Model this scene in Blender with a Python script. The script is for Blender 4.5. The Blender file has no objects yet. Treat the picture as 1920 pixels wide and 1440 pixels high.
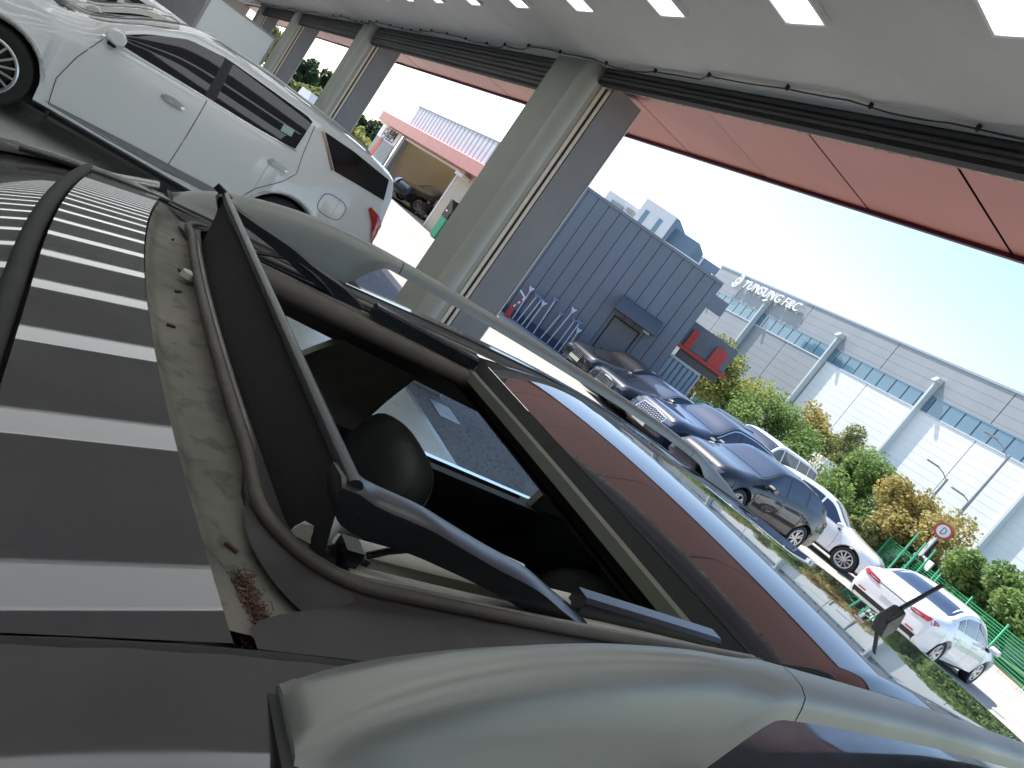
import bpy, bmesh, math, random
from math import sin, cos, tan, radians, pi, sqrt, hypot, atan2
from mathutils import Vector, Matrix
from mathutils.bvhtree import BVHTree

SC = bpy.context.scene
COL = SC.collection
random.seed(7)

# ------------------------------------------------------------------ camera
CAM_H = 1.88
_az, _pitch, _roll = radians(54.5), math.atan2(212, 1360), radians(35.8)
_fw = Vector((-sin(_az) * cos(_pitch), cos(_az) * cos(_pitch), -sin(_pitch)))
_rt = Vector((cos(_az), sin(_az), 0))
_up = _rt.cross(_fw)
_ix = cos(_roll) * _rt + sin(_roll) * _up
_iu = -(sin(_roll) * _rt - cos(_roll) * _up)
cam_data = bpy.data.cameras.new('camera')
cam_data.sensor_width = 36.0
cam_data.sensor_fit = 'HORIZONTAL'
cam_data.lens = 36.0 * 1360 / 1920
cam_data.clip_start = 0.02
cam_data.clip_end = 3000
cam = bpy.data.objects.new('camera', cam_data)
_m = Matrix((_ix, _iu, -_fw)).transposed().to_4x4()
_m.translation = Vector((0, 0, CAM_H))
cam.matrix_world = _m
COL.objects.link(cam)
SC.camera = cam

# ------------------------------------------------------------------ sky, sun, exposure
SUN_EL, SUN_AZ = radians(52), radians(260)          # azimuth from +Y towards +X
world = bpy.data.worlds.new('World')
SC.world = world
world.use_nodes = True
_nt = world.node_tree
_sky = _nt.nodes.new('ShaderNodeTexSky')
_sky.sky_type = 'NISHITA'
_sky.sun_disc = False
_sky.sun_elevation = SUN_EL
_sky.sun_rotation = SUN_AZ
_sky.air_density = 1.0
_sky.dust_density = 0.8
_sky.ozone_density = 1.0
_bg = _nt.nodes['Background']
_bg.inputs['Strength'].default_value = 0.15
_nt.links.new(_sky.outputs[0], _bg.inputs['Color'])
sun_data = bpy.data.lights.new('sun', 'SUN')
sun_data.energy = 4.2
sun_data.angle = radians(0.55)
sun_data.color = (1.0, 0.95, 0.88)
sun = bpy.data.objects.new('sun', sun_data)
_sv = Vector((sin(SUN_AZ) * cos(SUN_EL), cos(SUN_AZ) * cos(SUN_EL), sin(SUN_EL)))
sun.rotation_euler = _sv.to_track_quat('Z', 'Y').to_euler()
COL.objects.link(sun)
SC.view_settings.view_transform = 'Standard'
SC.view_settings.look = 'None'
SC.view_settings.exposure = 1.1
SC.view_settings.gamma = 1.0
SC.view_settings.use_curve_mapping = False
SC.cycles.use_denoising = True
SC.cycles.max_bounces = 10
SC.cycles.diffuse_bounces = 6
SC.cycles.glossy_bounces = 5
SC.cycles.transmission_bounces = 8
SC.cycles.transparent_max_bounces = 12
SC.cycles.sample_clamp_indirect = 8.0
SC.cycles.caustics_reflective = False
SC.cycles.caustics_refractive = False

# ------------------------------------------------------------------ materials
MATS = {}
def mat(name, col, rough=0.6, metal=0.0, coat=0.0, spec=0.5, var=0.0, vscale=6.0, bump=0.0, bscale=60.0,
        emit=None, estr=0.0, col2=None, speck=0.0, spscale=200.0, stretch=None, rvar=0.0, coatr=0.03, trans=0.0, alpha=1.0, coatior=1.5):
    if name in MATS: return MATS[name]
    m = bpy.data.materials.new(name)
    m.use_nodes = True
    nt = m.node_tree
    b = nt.nodes['Principled BSDF']
    b.inputs['Base Color'].default_value = (*col, 1)
    b.inputs['Roughness'].default_value = rough
    b.inputs['Metallic'].default_value = metal
    b.inputs['Coat Weight'].default_value = coat
    b.inputs['Coat Roughness'].default_value = coatr
    b.inputs['Coat IOR'].default_value = coatior
    b.inputs['Specular IOR Level'].default_value = spec
    b.inputs['Transmission Weight'].default_value = trans
    b.inputs['Alpha'].default_value = alpha
    if emit:
        b.inputs['Emission Color'].default_value = (*emit, 1)
        b.inputs['Emission Strength'].default_value = estr
    tc = nt.nodes.new('ShaderNodeTexCoord')
    src = tc.outputs['Object']
    if stretch:
        mp = nt.nodes.new('ShaderNodeMapping')
        mp.inputs['Scale'].default_value = stretch
        nt.links.new(src, mp.inputs['Vector']); src = mp.outputs['Vector']
    last = None
    if var > 0 or col2:
        n = nt.nodes.new('ShaderNodeTexNoise')
        n.inputs['Scale'].default_value = vscale
        n.inputs['Detail'].default_value = 6
        n.inputs['Roughness'].default_value = 0.62
        nt.links.new(src, n.inputs['Vector'])
        r = nt.nodes.new('ShaderNodeValToRGB')
        c2 = col2 if col2 else tuple(c * (1 - var) for c in col)
        c1 = col if col2 else tuple(min(1, c * (1 + var)) for c in col)
        r.color_ramp.elements[0].position = 0.34
        r.color_ramp.elements[1].position = 0.66
        r.color_ramp.elements[0].color = (*c2, 1)
        r.color_ramp.elements[1].color = (*c1, 1)
        nt.links.new(n.outputs['Fac'], r.inputs['Fac'])
        last = r.outputs['Color']
    if speck > 0:
        v = nt.nodes.new('ShaderNodeTexNoise')
        v.inputs['Scale'].default_value = spscale
        v.inputs['Detail'].default_value = 3
        nt.links.new(src, v.inputs['Vector'])
        r2 = nt.nodes.new('ShaderNodeValToRGB')
        r2.color_ramp.elements[0].position = 0.36
        r2.color_ramp.elements[1].position = 0.47
        r2.color_ramp.elements[0].color = (1 - speck, 1 - speck, 1 - speck, 1)
        nt.links.new(v.outputs['Fac'], r2.inputs['Fac'])
        mx = nt.nodes.new('ShaderNodeMix'); mx.data_type = 'RGBA'; mx.blend_type = 'MULTIPLY'
        mx.inputs['Factor'].default_value = 1
        if last: nt.links.new(last, mx.inputs[6])
        else: mx.inputs[6].default_value = (*col, 1)
        nt.links.new(r2.outputs['Color'], mx.inputs[7])
        last = mx.outputs[2]
    if last: nt.links.new(last, b.inputs['Base Color'])
    if rvar > 0:
        n = nt.nodes.new('ShaderNodeTexNoise'); n.inputs['Scale'].default_value = vscale * 2.3; n.inputs['Detail'].default_value = 5
        nt.links.new(src, n.inputs['Vector'])
        mr = nt.nodes.new('ShaderNodeMapRange')
        mr.inputs['From Min'].default_value = 0.3; mr.inputs['From Max'].default_value = 0.7
        mr.inputs['To Min'].default_value = max(0.02, rough - rvar); mr.inputs['To Max'].default_value = min(1, rough + rvar)
        nt.links.new(n.outputs['Fac'], mr.inputs['Value']); nt.links.new(mr.outputs[0], b.inputs['Roughness'])
        if coat > 0:
            mr2 = nt.nodes.new('ShaderNodeMapRange')
            mr2.inputs['From Min'].default_value = 0.3; mr2.inputs['From Max'].default_value = 0.75
            mr2.inputs['To Min'].default_value = coatr * 0.4; mr2.inputs['To Max'].default_value = coatr * 2.2
            nt.links.new(n.outputs['Fac'], mr2.inputs['Value']); nt.links.new(mr2.outputs[0], b.inputs['Coat Roughness'])
    if bump > 0:
        n = nt.nodes.new('ShaderNodeTexNoise'); n.inputs['Scale'].default_value = bscale; n.inputs['Detail'].default_value = 4
        nt.links.new(src, n.inputs['Vector'])
        bp = nt.nodes.new('ShaderNodeBump'); bp.inputs['Strength'].default_value = bump; bp.inputs['Distance'].default_value = 0.01
        nt.links.new(n.outputs['Fac'], bp.inputs['Height']); nt.links.new(bp.outputs[0], b.inputs['Normal'])
    MATS[name] = m
    return m

def glass_mat(name, tint, rough=0.02, alpha=0.25):
    """car glazing: a mirror-like coat over a tinted see-through sheet"""
    if name in MATS: return MATS[name]
    m = bpy.data.materials.new(name); m.use_nodes = True
    nt = m.node_tree
    for n in list(nt.nodes):
        if n.type != 'OUTPUT_MATERIAL': nt.nodes.remove(n)
    out = [n for n in nt.nodes if n.type == 'OUTPUT_MATERIAL'][0]
    tr = nt.nodes.new('ShaderNodeBsdfTransparent'); tr.inputs[0].default_value = (*tint, 1)
    gl = nt.nodes.new('ShaderNodeBsdfGlossy'); gl.inputs['Roughness'].default_value = rough
    gl.inputs['Color'].default_value = (1, 1, 1, 1)
    fr = nt.nodes.new('ShaderNodeLayerWeight'); fr.inputs['Blend'].default_value = 0.33
    mx = nt.nodes.new('ShaderNodeMixShader')
    pw = nt.nodes.new('ShaderNodeMath'); pw.operation = 'POWER'; pw.inputs[1].default_value = 4.0
    ad = nt.nodes.new('ShaderNodeMath'); ad.operation = 'MULTIPLY_ADD'; ad.inputs[1].default_value = 0.8; ad.inputs[2].default_value = 0.04
    fr.inputs['Blend'].default_value = 0.5
    nt.links.new(fr.outputs['Facing'], pw.inputs[0]); nt.links.new(pw.outputs[0], ad.inputs[0])
    nt.links.new(ad.outputs[0], mx.inputs[0]); nt.links.new(tr.outputs[0], mx.inputs[1]); nt.links.new(gl.outputs[0], mx.inputs[2])
    nt.links.new(mx.outputs[0], out.inputs['Surface'])
    MATS[name] = m
    return m

# ------------------------------------------------------------------ mesh helpers
class MB:
    def __init__(s): s.v = []; s.f = []
    def add(s, vs, fs):
        o = len(s.v); s.v += [tuple(p) for p in vs]; s.f += [tuple(i + o for i in f) for f in fs]
        return s
    def box(s, x0, x1, y0, y1, z0, z1):
        vs = [(x0,y0,z0),(x1,y0,z0),(x1,y1,z0),(x0,y1,z0),(x0,y0,z1),(x1,y0,z1),(x1,y1,z1),(x0,y1,z1)]
        return s.add(vs, [(0,3,2,1),(4,5,6,7),(0,1,5,4),(1,2,6,5),(2,3,7,6),(3,0,4,7)])
    def obox(s, c, ax, ay, az):
        c = Vector(c); ax = Vector(ax); ay = Vector(ay); az = Vector(az)
        vs = [c + ax*i + ay*j + az*k for k in (-1,1) for (i,j) in ((-1,-1),(1,-1),(1,1),(-1,1))]
        return s.add(vs, [(0,3,2,1),(4,5,6,7),(0,1,5,4),(1,2,6,5),(2,3,7,6),(3,0,4,7)])
    def bar(s, a, b, w, h, upv=(0,0,1)):
        a = Vector(a); b = Vector(b); d = (b - a)
        dn = d.normalized(); u = Vector(upv); sd = dn.cross(u)
        if sd.length < 1e-5: sd = dn.cross(Vector((1,0,0)))
        sd.normalize(); u = sd.cross(dn)
        return s.obox((a+b)/2, d/2, sd*w/2, u*h/2)
    def tube(s, pts, r, n=8, cap=True, closed=False):
        pts = [Vector(p) for p in pts]; k = len(pts)
        rr = r if isinstance(r, (list, tuple)) else [r]*k
        base = len(s.v); prev = None
        for i, p in enumerate(pts):
            if closed: t = pts[(i+1) % k] - pts[i-1]
            else: t = pts[min(i+1,k-1)] - pts[max(i-1,0)]
            t.normalize()
            if prev is None:
                u = Vector((0,0,1)) if abs(t.z) < .9 else Vector((1,0,0))
                u = (u - t*u.dot(t)).normalized()
            else:
                u = (prev - t*prev.dot(t)).normalized()
            prev = u; w = t.cross(u)
            for j in range(n):
                a = 2*pi*j/n
                s.v.append(tuple(p + (u*cos(a) + w*sin(a))*rr[i]))
        last = k if closed else k-1
        for i in range(last):
            for j in range(n):
                a = base + i*n + j; b = base + i*n + (j+1) % n
                c = base + ((i+1) % k)*n + (j+1) % n; d = base + ((i+1) % k)*n + j
                s.f.append((a,b,c,d))
        if cap and not closed:
            s.f.append(tuple(base + j for j in range(n))[::-1])
            s.f.append(tuple(base + (k-1)*n + j for j in range(n)))
        return s
    def sweep(s, pts, prof, upv=(0,0,1), closed=True, cap=True):
        """prof: list of (side, up) offsets swept along pts"""
        pts = [Vector(p) for p in pts]; k = len(pts); n = len(prof); base = len(s.v)
        U = Vector(upv)
        for i, p in enumerate(pts):
            t = (pts[min(i+1,k-1)] - pts[max(i-1,0)]).normalized()
            sd = t.cross(U).normalized(); u = sd.cross(t)
            pr = prof[i] if isinstance(prof[0], list) else prof
            for (a, b) in pr: s.v.append(tuple(p + sd*a + u*b))
        n = len(prof[0]) if isinstance(prof[0], list) else n
        for i in range(k-1):
            for j in range(n if closed else n-1):
                s.f.append((base+i*n+j, base+i*n+(j+1) % n, base+(i+1)*n+(j+1) % n, base+(i+1)*n+j))
        if cap and closed:
            s.f.append(tuple(base+j for j in range(n))[::-1]); s.f.append(tuple(base+(k-1)*n+j for j in range(n)))
        return s
    def grid(s, fn, nu, nv):
        base = len(s.v)
        for i in range(nu+1):
            for j in range(nv+1): s.v.append(tuple(fn(i/nu, j/nv)))
        for i in range(nu):
            for j in range(nv):
                a = base + i*(nv+1) + j
                s.f.append((a, a+nv+1, a+nv+2, a+1))
        return s
    def prism(s, poly, axis, a, b):
        """poly: 2-D outline; axis 'x','y','z' is the extrusion axis"""
        def P(u, v, w):
            return {'x': (w,u,v), 'y': (u,w,v), 'z': (u,v,w)}[axis]
        n = len(poly); base = len(s.v)
        s.v += [P(u,v,a) for u,v in poly] + [P(u,v,b) for u,v in poly]
        s.f.append(tuple(base+i for i in range(n))[::-1]); s.f.append(tuple(base+n+i for i in range(n)))
        for i in range(n): s.f.append((base+i, base+(i+1)%n, base+n+(i+1)%n, base+n+i))
        return s
    def lathe(s, prof, n=24, axis='y', c=(0,0,0), cap=False):
        base = len(s.v); k = len(prof)
        for i in range(n):
            a = 2*pi*i/n
            for (r, h) in prof:
                if axis == 'y': p = (r*cos(a), h, r*sin(a))
                elif axis == 'z': p = (r*cos(a), r*sin(a), h)
                else: p = (h, r*cos(a), r*sin(a))
                s.v.append((p[0]+c[0], p[1]+c[1], p[2]+c[2]))
        for i in range(n):
            for j in range(k-1):
                s.f.append((base+i*k+j, base+((i+1)%n)*k+j, base+((i+1)%n)*k+j+1, base+i*k+j+1))
        return s
    def mesh(s, name, smooth=None, fix=True):
        me = bpy.data.meshes.new(name)
        me.from_pydata(s.v, [], s.f)
        if fix:
            bm = bmesh.new(); bm.from_mesh(me)
            bmesh.ops.recalc_face_normals(bm, faces=bm.faces)
            bm.to_mesh(me); bm.free()
        if smooth is not None:
            for p in me.polygons: p.use_smooth = True
            me.set_sharp_from_angle(angle=radians(smooth))
        me.update()
        return me

def link(name, me, m=None, parent=None, **k):
    o = bpy.data.objects.new(name, me)
    COL.objects.link(o)
    if m is not None and not me.materials: me.materials.append(m)
    if parent is not None: o.parent = parent
    for a, b in k.items(): o[a] = b
    return o
def build(name, mb, m, parent=None, smooth=None, bevel=0, fix=True, **k):
    me = mb.mesh(name, smooth, fix)
    o = link(name, me, m, parent, **k)
    if bevel:
        md = o.modifiers.new('bevel', 'BEVEL'); md.width = bevel; md.segments = 2; md.limit_method = 'ANGLE'; md.angle_limit = radians(35)
    return o
def thing(name, label, cat, loc=(0,0,0), rz=0.0, group=None):
    o = bpy.data.objects.new(name, None); COL.objects.link(o)
    o.empty_display_size = 0.2
    o.location = loc; o.rotation_euler = (0, 0, rz)
    o['label'] = label; o['category'] = cat
    if group: o['group'] = group
    return o
def tag(o, label, cat, group=None):
    o['label'] = label; o['category'] = cat
    if group: o['group'] = group
    return o
def struct(o): o['kind'] = 'structure'; return o
def stuff(o): o['kind'] = 'stuff'; return o
def text_mesh(txt, size, extrude, shear=0.0, offset=0.0, name='lettering', spacing=1.0):
    cu = bpy.data.curves.new(name, 'FONT')
    cu.body = txt; cu.size = size; cu.extrude = extrude; cu.shear = shear; cu.offset = offset
    cu.align_x = 'LEFT'; cu.space_character = spacing; cu.resolution_u = 3
    o = bpy.data.objects.new(name, cu); COL.objects.link(o)
    dg = bpy.context.evaluated_depsgraph_get()
    me = bpy.data.meshes.new_from_object(o.evaluated_get(dg))
    bpy.data.objects.remove(o); bpy.data.curves.remove(cu)
    return me
def lerp(a, b, t): return a + (b - a)*t
def interp(tab, x):
    if x <= tab[0][0]: return tab[0][1]
    for (x0, y0), (x1, y1) in zip(tab, tab[1:]):
        if x <= x1: return lerp(y0, y1, (x - x0)/(x1 - x0)) if x1 > x0 else y1
    return tab[-1][1]
def sinterp(tab, x):
    """monotone cubic through a table of points"""
    n = len(tab)
    if x <= tab[0][0]: return tab[0][1]
    if x >= tab[-1][0]: return tab[-1][1]
    i = max(j for j in range(n-1) if tab[j][0] <= x)
    def sl(j): return (tab[j+1][1]-tab[j][1])/(tab[j+1][0]-tab[j][0])
    def tg(j):
        if j == 0: return sl(0)
        if j == n-1: return sl(n-2)
        a, b = sl(j-1), sl(j)
        return 0 if a*b <= 0 else 2*a*b/(a+b)
    x0, y0 = tab[i]; x1, y1 = tab[i+1]; h = x1-x0; t = (x-x0)/h
    return (y0*(1+2*t)*(1-t)**2 + tg(i)*h*t*(1-t)**2 + y1*t*t*(3-2*t) + tg(i+1)*h*t*t*(t-1))
def sstep(x, a, b):
    t = max(0, min(1, (x-a)/(b-a))); return t*t*(3-2*t)
# ================================================================== THE GARAGE AND THE GROUND
M_CEIL = mat('ceiling_plaster', (.60,.60,.58), .85, var=.05, vscale=1.2, bump=.25, bscale=45)
M_WALL = mat('wall_paint', (.58,.58,.55), .8, var=.05, vscale=1.5, bump=.1, bscale=30)
M_PIER = mat('pier_paint', (.35,.36,.31), .62, var=.06, vscale=2.0, bump=.08, bscale=40)
M_JAMB = mat('jamb_steel', (.20,.205,.215), .5, var=.06, vscale=3, bump=.05, bscale=20)
M_RAILT = mat('guide_rail_tan', (.60,.52,.43), .45, metal=.2, var=.08, vscale=8)
M_SLOT = mat('slot_black', (.02,.02,.02), .7)
M_SHUT = mat('shutter_grey', (.115,.11,.115), .5, var=.10, vscale=3, stretch=(.3,3,3))
M_LINT = mat('lintel_dirty', (.62,.55,.47), .8, col2=(.36,.27,.20), vscale=5, speck=.6, spscale=16, bump=.3, bscale=20)
M_CANO = mat('canopy_red', (.53,.195,.155), .36, var=.08, vscale=.8, bump=.10, bscale=.9, spec=.5)
M_MAROON = mat('canopy_trim', (.10,.02,.035), .4)
M_FLOOR = mat('garage_floor_paint', (.46,.46,.42), .38, var=.10, vscale=.9, speck=.12, spscale=40, rvar=.12)
M_LOT = mat('lot_concrete', (.40,.37,.33), .9, var=.10, vscale=.35, speck=.40, spscale=26, bump=.5, bscale=120)
M_PAINTW = mat('road_paint', (.74,.73,.70), .7, var=.1, vscale=6)
M_KERB = mat('kerb_concrete', (.42,.40,.36), .85, var=.1, vscale=3)
M_VERGE = mat('verge_soil', (.10,.13,.05), .95, var=.4, vscale=1.5, bump=.6, bscale=8)
M_LED = mat('led_diffuser', (.9,.9,.9), .5, emit=(.95,.985,1.0), estr=1.5)
M_WHITE = mat('white_metal', (.72,.73,.72), .4, var=.03, vscale=4)
M_BLACKP = mat('black_plastic', (.012,.012,.013), .5, var=.2, vscale=20)
M_RUBBER = mat('rubber', (.018,.018,.018), .75, var=.2, vscale=30)
M_DARKIN = mat('interior_dark', (.012,.012,.014), .8)
M_STEEL = mat('galvanised', (.45,.47,.48), .4, metal=.7, var=.1, vscale=6)
M_GREY = mat('grey_paint', (.28,.29,.30), .5, var=.06, vscale=4)

# ground: one sheet to the horizon, the garage floor a few mm above it
LOT_Z = -.15                                   # the lot lies a little lower than the garage floor
_g = MB(); _ys = [(-500,-.012),(6.2,-.012),(8,-.05),(11,-.135),(12.2,LOT_Z),(700,LOT_Z)]
for _y, _z in _ys: _g.v += [(-700,_y,_z),(500,_y,_z)]
_g.f = [(2*i,2*i+1,2*i+3,2*i+2) for i in range(len(_ys)-1)]
struct(build('ground', _g, M_LOT, smooth=80))
struct(build('garage_floor', MB().box(-46, 6, -9, 3.63, -.01, 0.0), M_FLOOR))
struct(build('ceiling', MB().box(-46, 6, -9.2, 3.60, 3.87, 4.3), M_CEIL))
struct(build('edge_beam', MB().box(-46, 6, 3.601, 3.90, 3.995, 4.3), M_CEIL))
struct(build('beam_soffit', MB().box(-46, 6, 3.601, 3.79, 3.905, 3.99), M_CEIL))
struct(build('wall_back', MB().box(-46, 6, -9.3, -9, 0, 3.87), M_WALL))
struct(build('wall_right', MB().box(6, 6.3, -9.3, 4.2, 0, 4.3), M_WALL))
struct(build('wall_left', MB().box(-46.3, -46, -9.3, 4.2, 0, 4.3), M_WALL))
struct(build('facade_parapet', MB().box(-46.3, 6.3, 3.905, 4.2, 3.95, 4.8), M_WALL))

# --- piers
PIERS = [(-34.6,'far down the hall'), (-25.4,'third from the roof antenna, beside the white cabinet'), (-16.2,'behind the white sport utility vehicle'), (-7.0,'nearest, between the two wide openings'), (2.2,'')]
def round_pier(xl, xr, y0, y1, r=.11):
    p = [(xl, y1)]
    for i in range(7):
        a = pi + i*pi/12; p.append((xl + r + r*cos(a), y0 + r + r*sin(a)))
    for i in range(7):
        a = 1.5*pi + i*pi/12; p.append((xr - r + r*cos(a), y0 + r + r*sin(a)))
    p.append((xr, y1))
    return p
plabels = {-34.6:'farthest grey pier down the hall, mostly hidden by the white cabinet',
           -25.4:'grey pier with twin tan guide strips next to the white cabinet top',
           -16.2:'grey pier with rounded corner rising behind the white sport utility roof',
           -7.0:'nearest grey pier with rounded corner and tan shutter guide strips'}
for X, _ in PIERS[:4]:
    t = thing('pier', plabels[X], 'column', (X-.5, 3.52, 0), 0, 'piers between the garage openings')
    mb = MB().prism([(a, b) for a, b in round_pier(-.47, .5, 0, .32)], 'z', 0, 3.87)
    build('shaft', mb, M_PIER, t, smooth=30)
    build('corner_column', MB().lathe([(.125,0.0),(.125,3.868)], 24, 'z', (.385,.085,0)), mat('corner_highlight',(.40,.41,.37),.5,var=.04,vscale=2), t, smooth=60)  # pier paint made lighter as the highlight on the rounded corner
    for sx in (1, -1):                        # both reveals: guide rail and steel jamb
        xe = .5 if sx > 0 else -.47
        def bx(x0, x1, *a):
            return MB().box(min(x0,x1), max(x0,x1), *a)
        build('guide_strip', bx(xe - sx*.03, xe + sx*.012, .195, .238, .02, 3.74), M_RAILT, t)
        build('guide_slot', bx(xe - sx*.03, xe + sx*.003, .239, .272, .02, 3.74), M_SLOT, t)
        build('guide_strip', bx(xe - sx*.03, xe + sx*.012, .273, .312, .02, 3.74), M_RAILT, t)
    build('jamb_panel', MB().box(-.49, .515, .325, .73, .0, 3.83), M_JAMB, t)
    build('jamb_edge', MB().box(-.495, .522, .731, .742, .0, 3.83), M_WHITE, t)
    build('plinth', MB().box(-.50, .53, -.012, .19, 0, .10), M_WALL, t, bevel=.01)

# --- roller shutters (rolled up in their boxes), lintels
edges = [-46, -34.6-.97, -34.6, -25.4-.97, -25.4, -16.2-.97, -16.2, -7.0-.97, -7.0, 2.2-.97]
bays = [(-34.6, -26.37, 3.55), (-25.4, -17.17, 3.55), (-16.2, -7.97, 3.54), (-7.0, 1.23, 3.755)]
blab = ['rolled grey shutter over the farthest visible opening', 'rolled grey shutter over the opening with the trees outside',
        'lowered grey roller shutter edge over the opening that shows the workshop shed', 'rolled dark grey shutter above the wide opening nearest the camera']
for (x0, x1, zb), lb in zip(bays, blab):
    t = thing('roller_shutter', lb, 'shutter', ((x0+x1)/2, 3.64, 3.7), 0, 'roller shutters')
    h = (x1-x0)/2
    n = max(3, round((3.90-zb)/.062)); dz = (3.90-zb)/n
    for i in range(n):
        z = zb - 3.7 + i*dz
        y = .012*(i % 2)
        build('slat', MB().prism([(y,z+.004),(y+.012,z),(y+.05,z),(y+.05,z+dz-.004),(y+.012,z+dz-.004),(y-.004,z+dz*.5)], 'x', -h+.012, h-.012), M_SHUT, t)
    build('bottom_bar', MB().box(-h+.012, h-.012, .0, .07, zb-3.7-.035, zb-3.7-.003), M_SLOT, t)
    build('box_back', MB().box(-h+.012, h-.012, .085, .15, zb-3.7, .19), M_SHUT, t)
    l = tag(build('lintel', MB().box(x0+.012, x1-.012, 3.80, 3.895, 3.80, 3.99), M_LINT),
            'stained off-white lintel strip below the ' + ('red canopy nearest the camera' if x0 == -7.0 else 'canopy over ' + {-34.6:'the farthest opening',-25.4:'the tree opening',-16.2:'the shed opening'}[x0]), 'lintel', 'lintel strips over the openings')

# --- red canopy outside: single panels with open joints
cn = thing('canopy', 'red metal canopy with seamed soffit panels along the garage front', 'canopy', (-14, 4.5, 3.9))
PW = 1.295
i = 0; x = -3.17 - 33*PW
while x < 6.2:
    random.seed(i)
    dz = random.uniform(-.004,.004)
    def fn(u, v, x=x, dz=dz, i=i):
        X = x + .009 + u*(PW-.018); Y = 3.905 + v*1.255
        return (X+14, Y-4.5, dz + .010*sin(pi*u)*sin(pi*v)*cos(3*v+i) )
    mb = MB().grid(fn, 6, 6)
    build('soffit_panel', mb, M_CANO, cn, smooth=60, fix=False)
    i += 1; x += PW
build('soffit_backing', MB().box(-46.3+14, 7+14, 3.91-4.5, 5.16-4.5, .02, .04), M_MAROON, cn)
build('edge_trim', MB().box(-46.3+14, 7+14, 5.162-4.5, 5.20-4.5, -.035, .03), M_MAROON, cn)
build('fascia', MB().box(-46.3+14, 7+14, 5.165-4.5, 5.205-4.5, .031, .42), M_CANO, cn)
build('canopy_top', MB().box(-46.3+14, 7+14, 4.21-4.5, 5.16-4.5, .30, .35), M_MAROON, cn)

# --- ceiling lights (frame, diffuser)
k = 0
LX = [-2.24 - 1.30*i for i in range(-3, 24)]
def led(x, y0, y1, lb, grp):
    t = thing('ceiling_light', lb, 'ceiling light', (x, (y0+y1)/2, 3.87), 0, grp)
    h = (y1-y0)/2
    build('diffuser', MB().box(-.125, .125, -h, h, -.028, -.004), M_LED, t)
    f = MB().box(-.165,-.148,-h-.02,h+.02,-.034,-.001).box(.148,.165,-h-.02,h+.02,-.034,-.001)  .box(-.147,.147,-h-.02,-h-.003,-.034,-.001)  .box(-.147,.147,h+.003,h+.02,-.034,-.001)
    build('frame', f, M_WHITE, t)
seen = {3:'brightest long strip light, cut by the upper right corner of the picture', 4:'long ceiling strip light, second from the upper right corner', 5:'long ceiling strip light, third from the upper right corner',
        6:'long ceiling strip light, fourth from the upper right corner', 7:'ceiling strip light, fifth from the upper right corner', 8:'small ceiling strip light tip, sixth from the upper right corner'}
for i, x in enumerate(LX):
    led(x, -3.6, 2.71, seen.get(i, 'narrow strip light far down the hall, mirrored as a thin stripe in the roof front' if i > 8 else 'strip light overhead, mirrored as a broad stripe in the glossy roof front'),
        'strip lights across the ceiling')

# --- cable clipped along the ceiling edge
t = thing('ceiling_cable', 'thin black cable clipped along the ceiling edge above the shutters', 'cable', (-14, 3.45, 3.85))
pts = []; random.seed(3)
xx = -40.0
while xx < 5.6:
    seg = random.uniform(.55, .95); sag = random.uniform(.0, .03)
    for q in range(5):
        u = q/5
        pts.append((xx + seg*u + 14, random.uniform(-.004,.004) + .05*sin(xx*1.7), -.005 - sag*4*u*(1-u)))
    xx += seg
build('cable', MB().tube(pts, .006, 5), M_BLACKP, t, smooth=60)
build('cable', MB().tube([(p[0], p[1]+.016+.01*sin(p[0]*2), p[2]*.6+.004) for p in pts[::2]], .004, 5), M_GREY, t, smooth=60)
for p in pts[::5]:
    if p[0]-14 > -20: build('cable_clip', MB().box(p[0]-.008, p[0]+.008, p[1]-.013, p[1]+.013, p[2]-.010, .02), M_BLACKP, t)

# --- drain grate on the apron seen through the car windows
t = thing('drain_grate', 'small steel drain grate with slots on the pavement by the pier', 'drain grate', (-6.50, 4.12, 0)); t.scale = (.72,.72,1)
build('frame', MB().box(-.27,.27,-.2,-.17,-.01,.006).box(-.27,.27,.17,.2,-.01,.006).box(-.27,-.24,-.169,.169,-.01,.006).box(.24,.27,-.169,.169,-.01,.006), M_STEEL, t)
build('pit', MB().box(-.239,.239,-.169,.169,-.011,-.006), M_SLOT, t)
for i in range(9): build('grate_bar', MB().box(-.225+i*.052,-.195+i*.052,-.169,.169,-.006,.004), M_STEEL, t)
struct(build('threshold', MB().box(-46, 6, 3.631, 3.70, -.01, -.002), M_STEEL))

M_APRON = mat('apron_shade', (.15,.16,.175), .85, var=.12, vscale=1.2, speck=.55, spscale=22, bump=.5, bscale=90)
struct(build('apron', MB().box(-46, 6, 3.701, 5.45, -.011, -.005), M_APRON))  # dark sheet with the canopy's shade in its colour, ending at the shadow edge
# --- kerb and planted verge beyond the parking lot
KL = [Vector((-60,38.6,0)), Vector((-22.5,37.7,0)), Vector((14.0,12.9,0))]
def _kn(a, b): d = (b-a).normalized(); return Vector((-d.y, d.x, 0))
_n1, _n2 = _kn(KL[0],KL[1]), _kn(KL[1],KL[2])
KPTS = [(KL[0],_n1),(KL[1],(_n1+_n2).normalized()),(KL[2],_n2)]
kme = MB().box(0, .985, 0, .16, -.02, .13).mesh('kerb_stone')
for a, b, lb in ((KL[0],KL[1],'concrete kerb behind the parked cars on the left'),(KL[1],KL[2],'concrete kerb running along the fence to the right picture edge')):
    kr = thing('kerb', lb, 'kerb', (a.x,a.y,LOT_Z), 0, 'kerbs of the parking lot'); d = (b-a); n = int(d.length); dn = d.normalized()
    for i in range(n):
        o = link('kerb_stone', kme, M_KERB, kr); o.location = dn*i; o.rotation_euler = (0,0,atan2(dn.y,dn.x))
V = [p + n*.16 for p, n in KPTS]; Q = [p + n*40 for p, n in KPTS]
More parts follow.
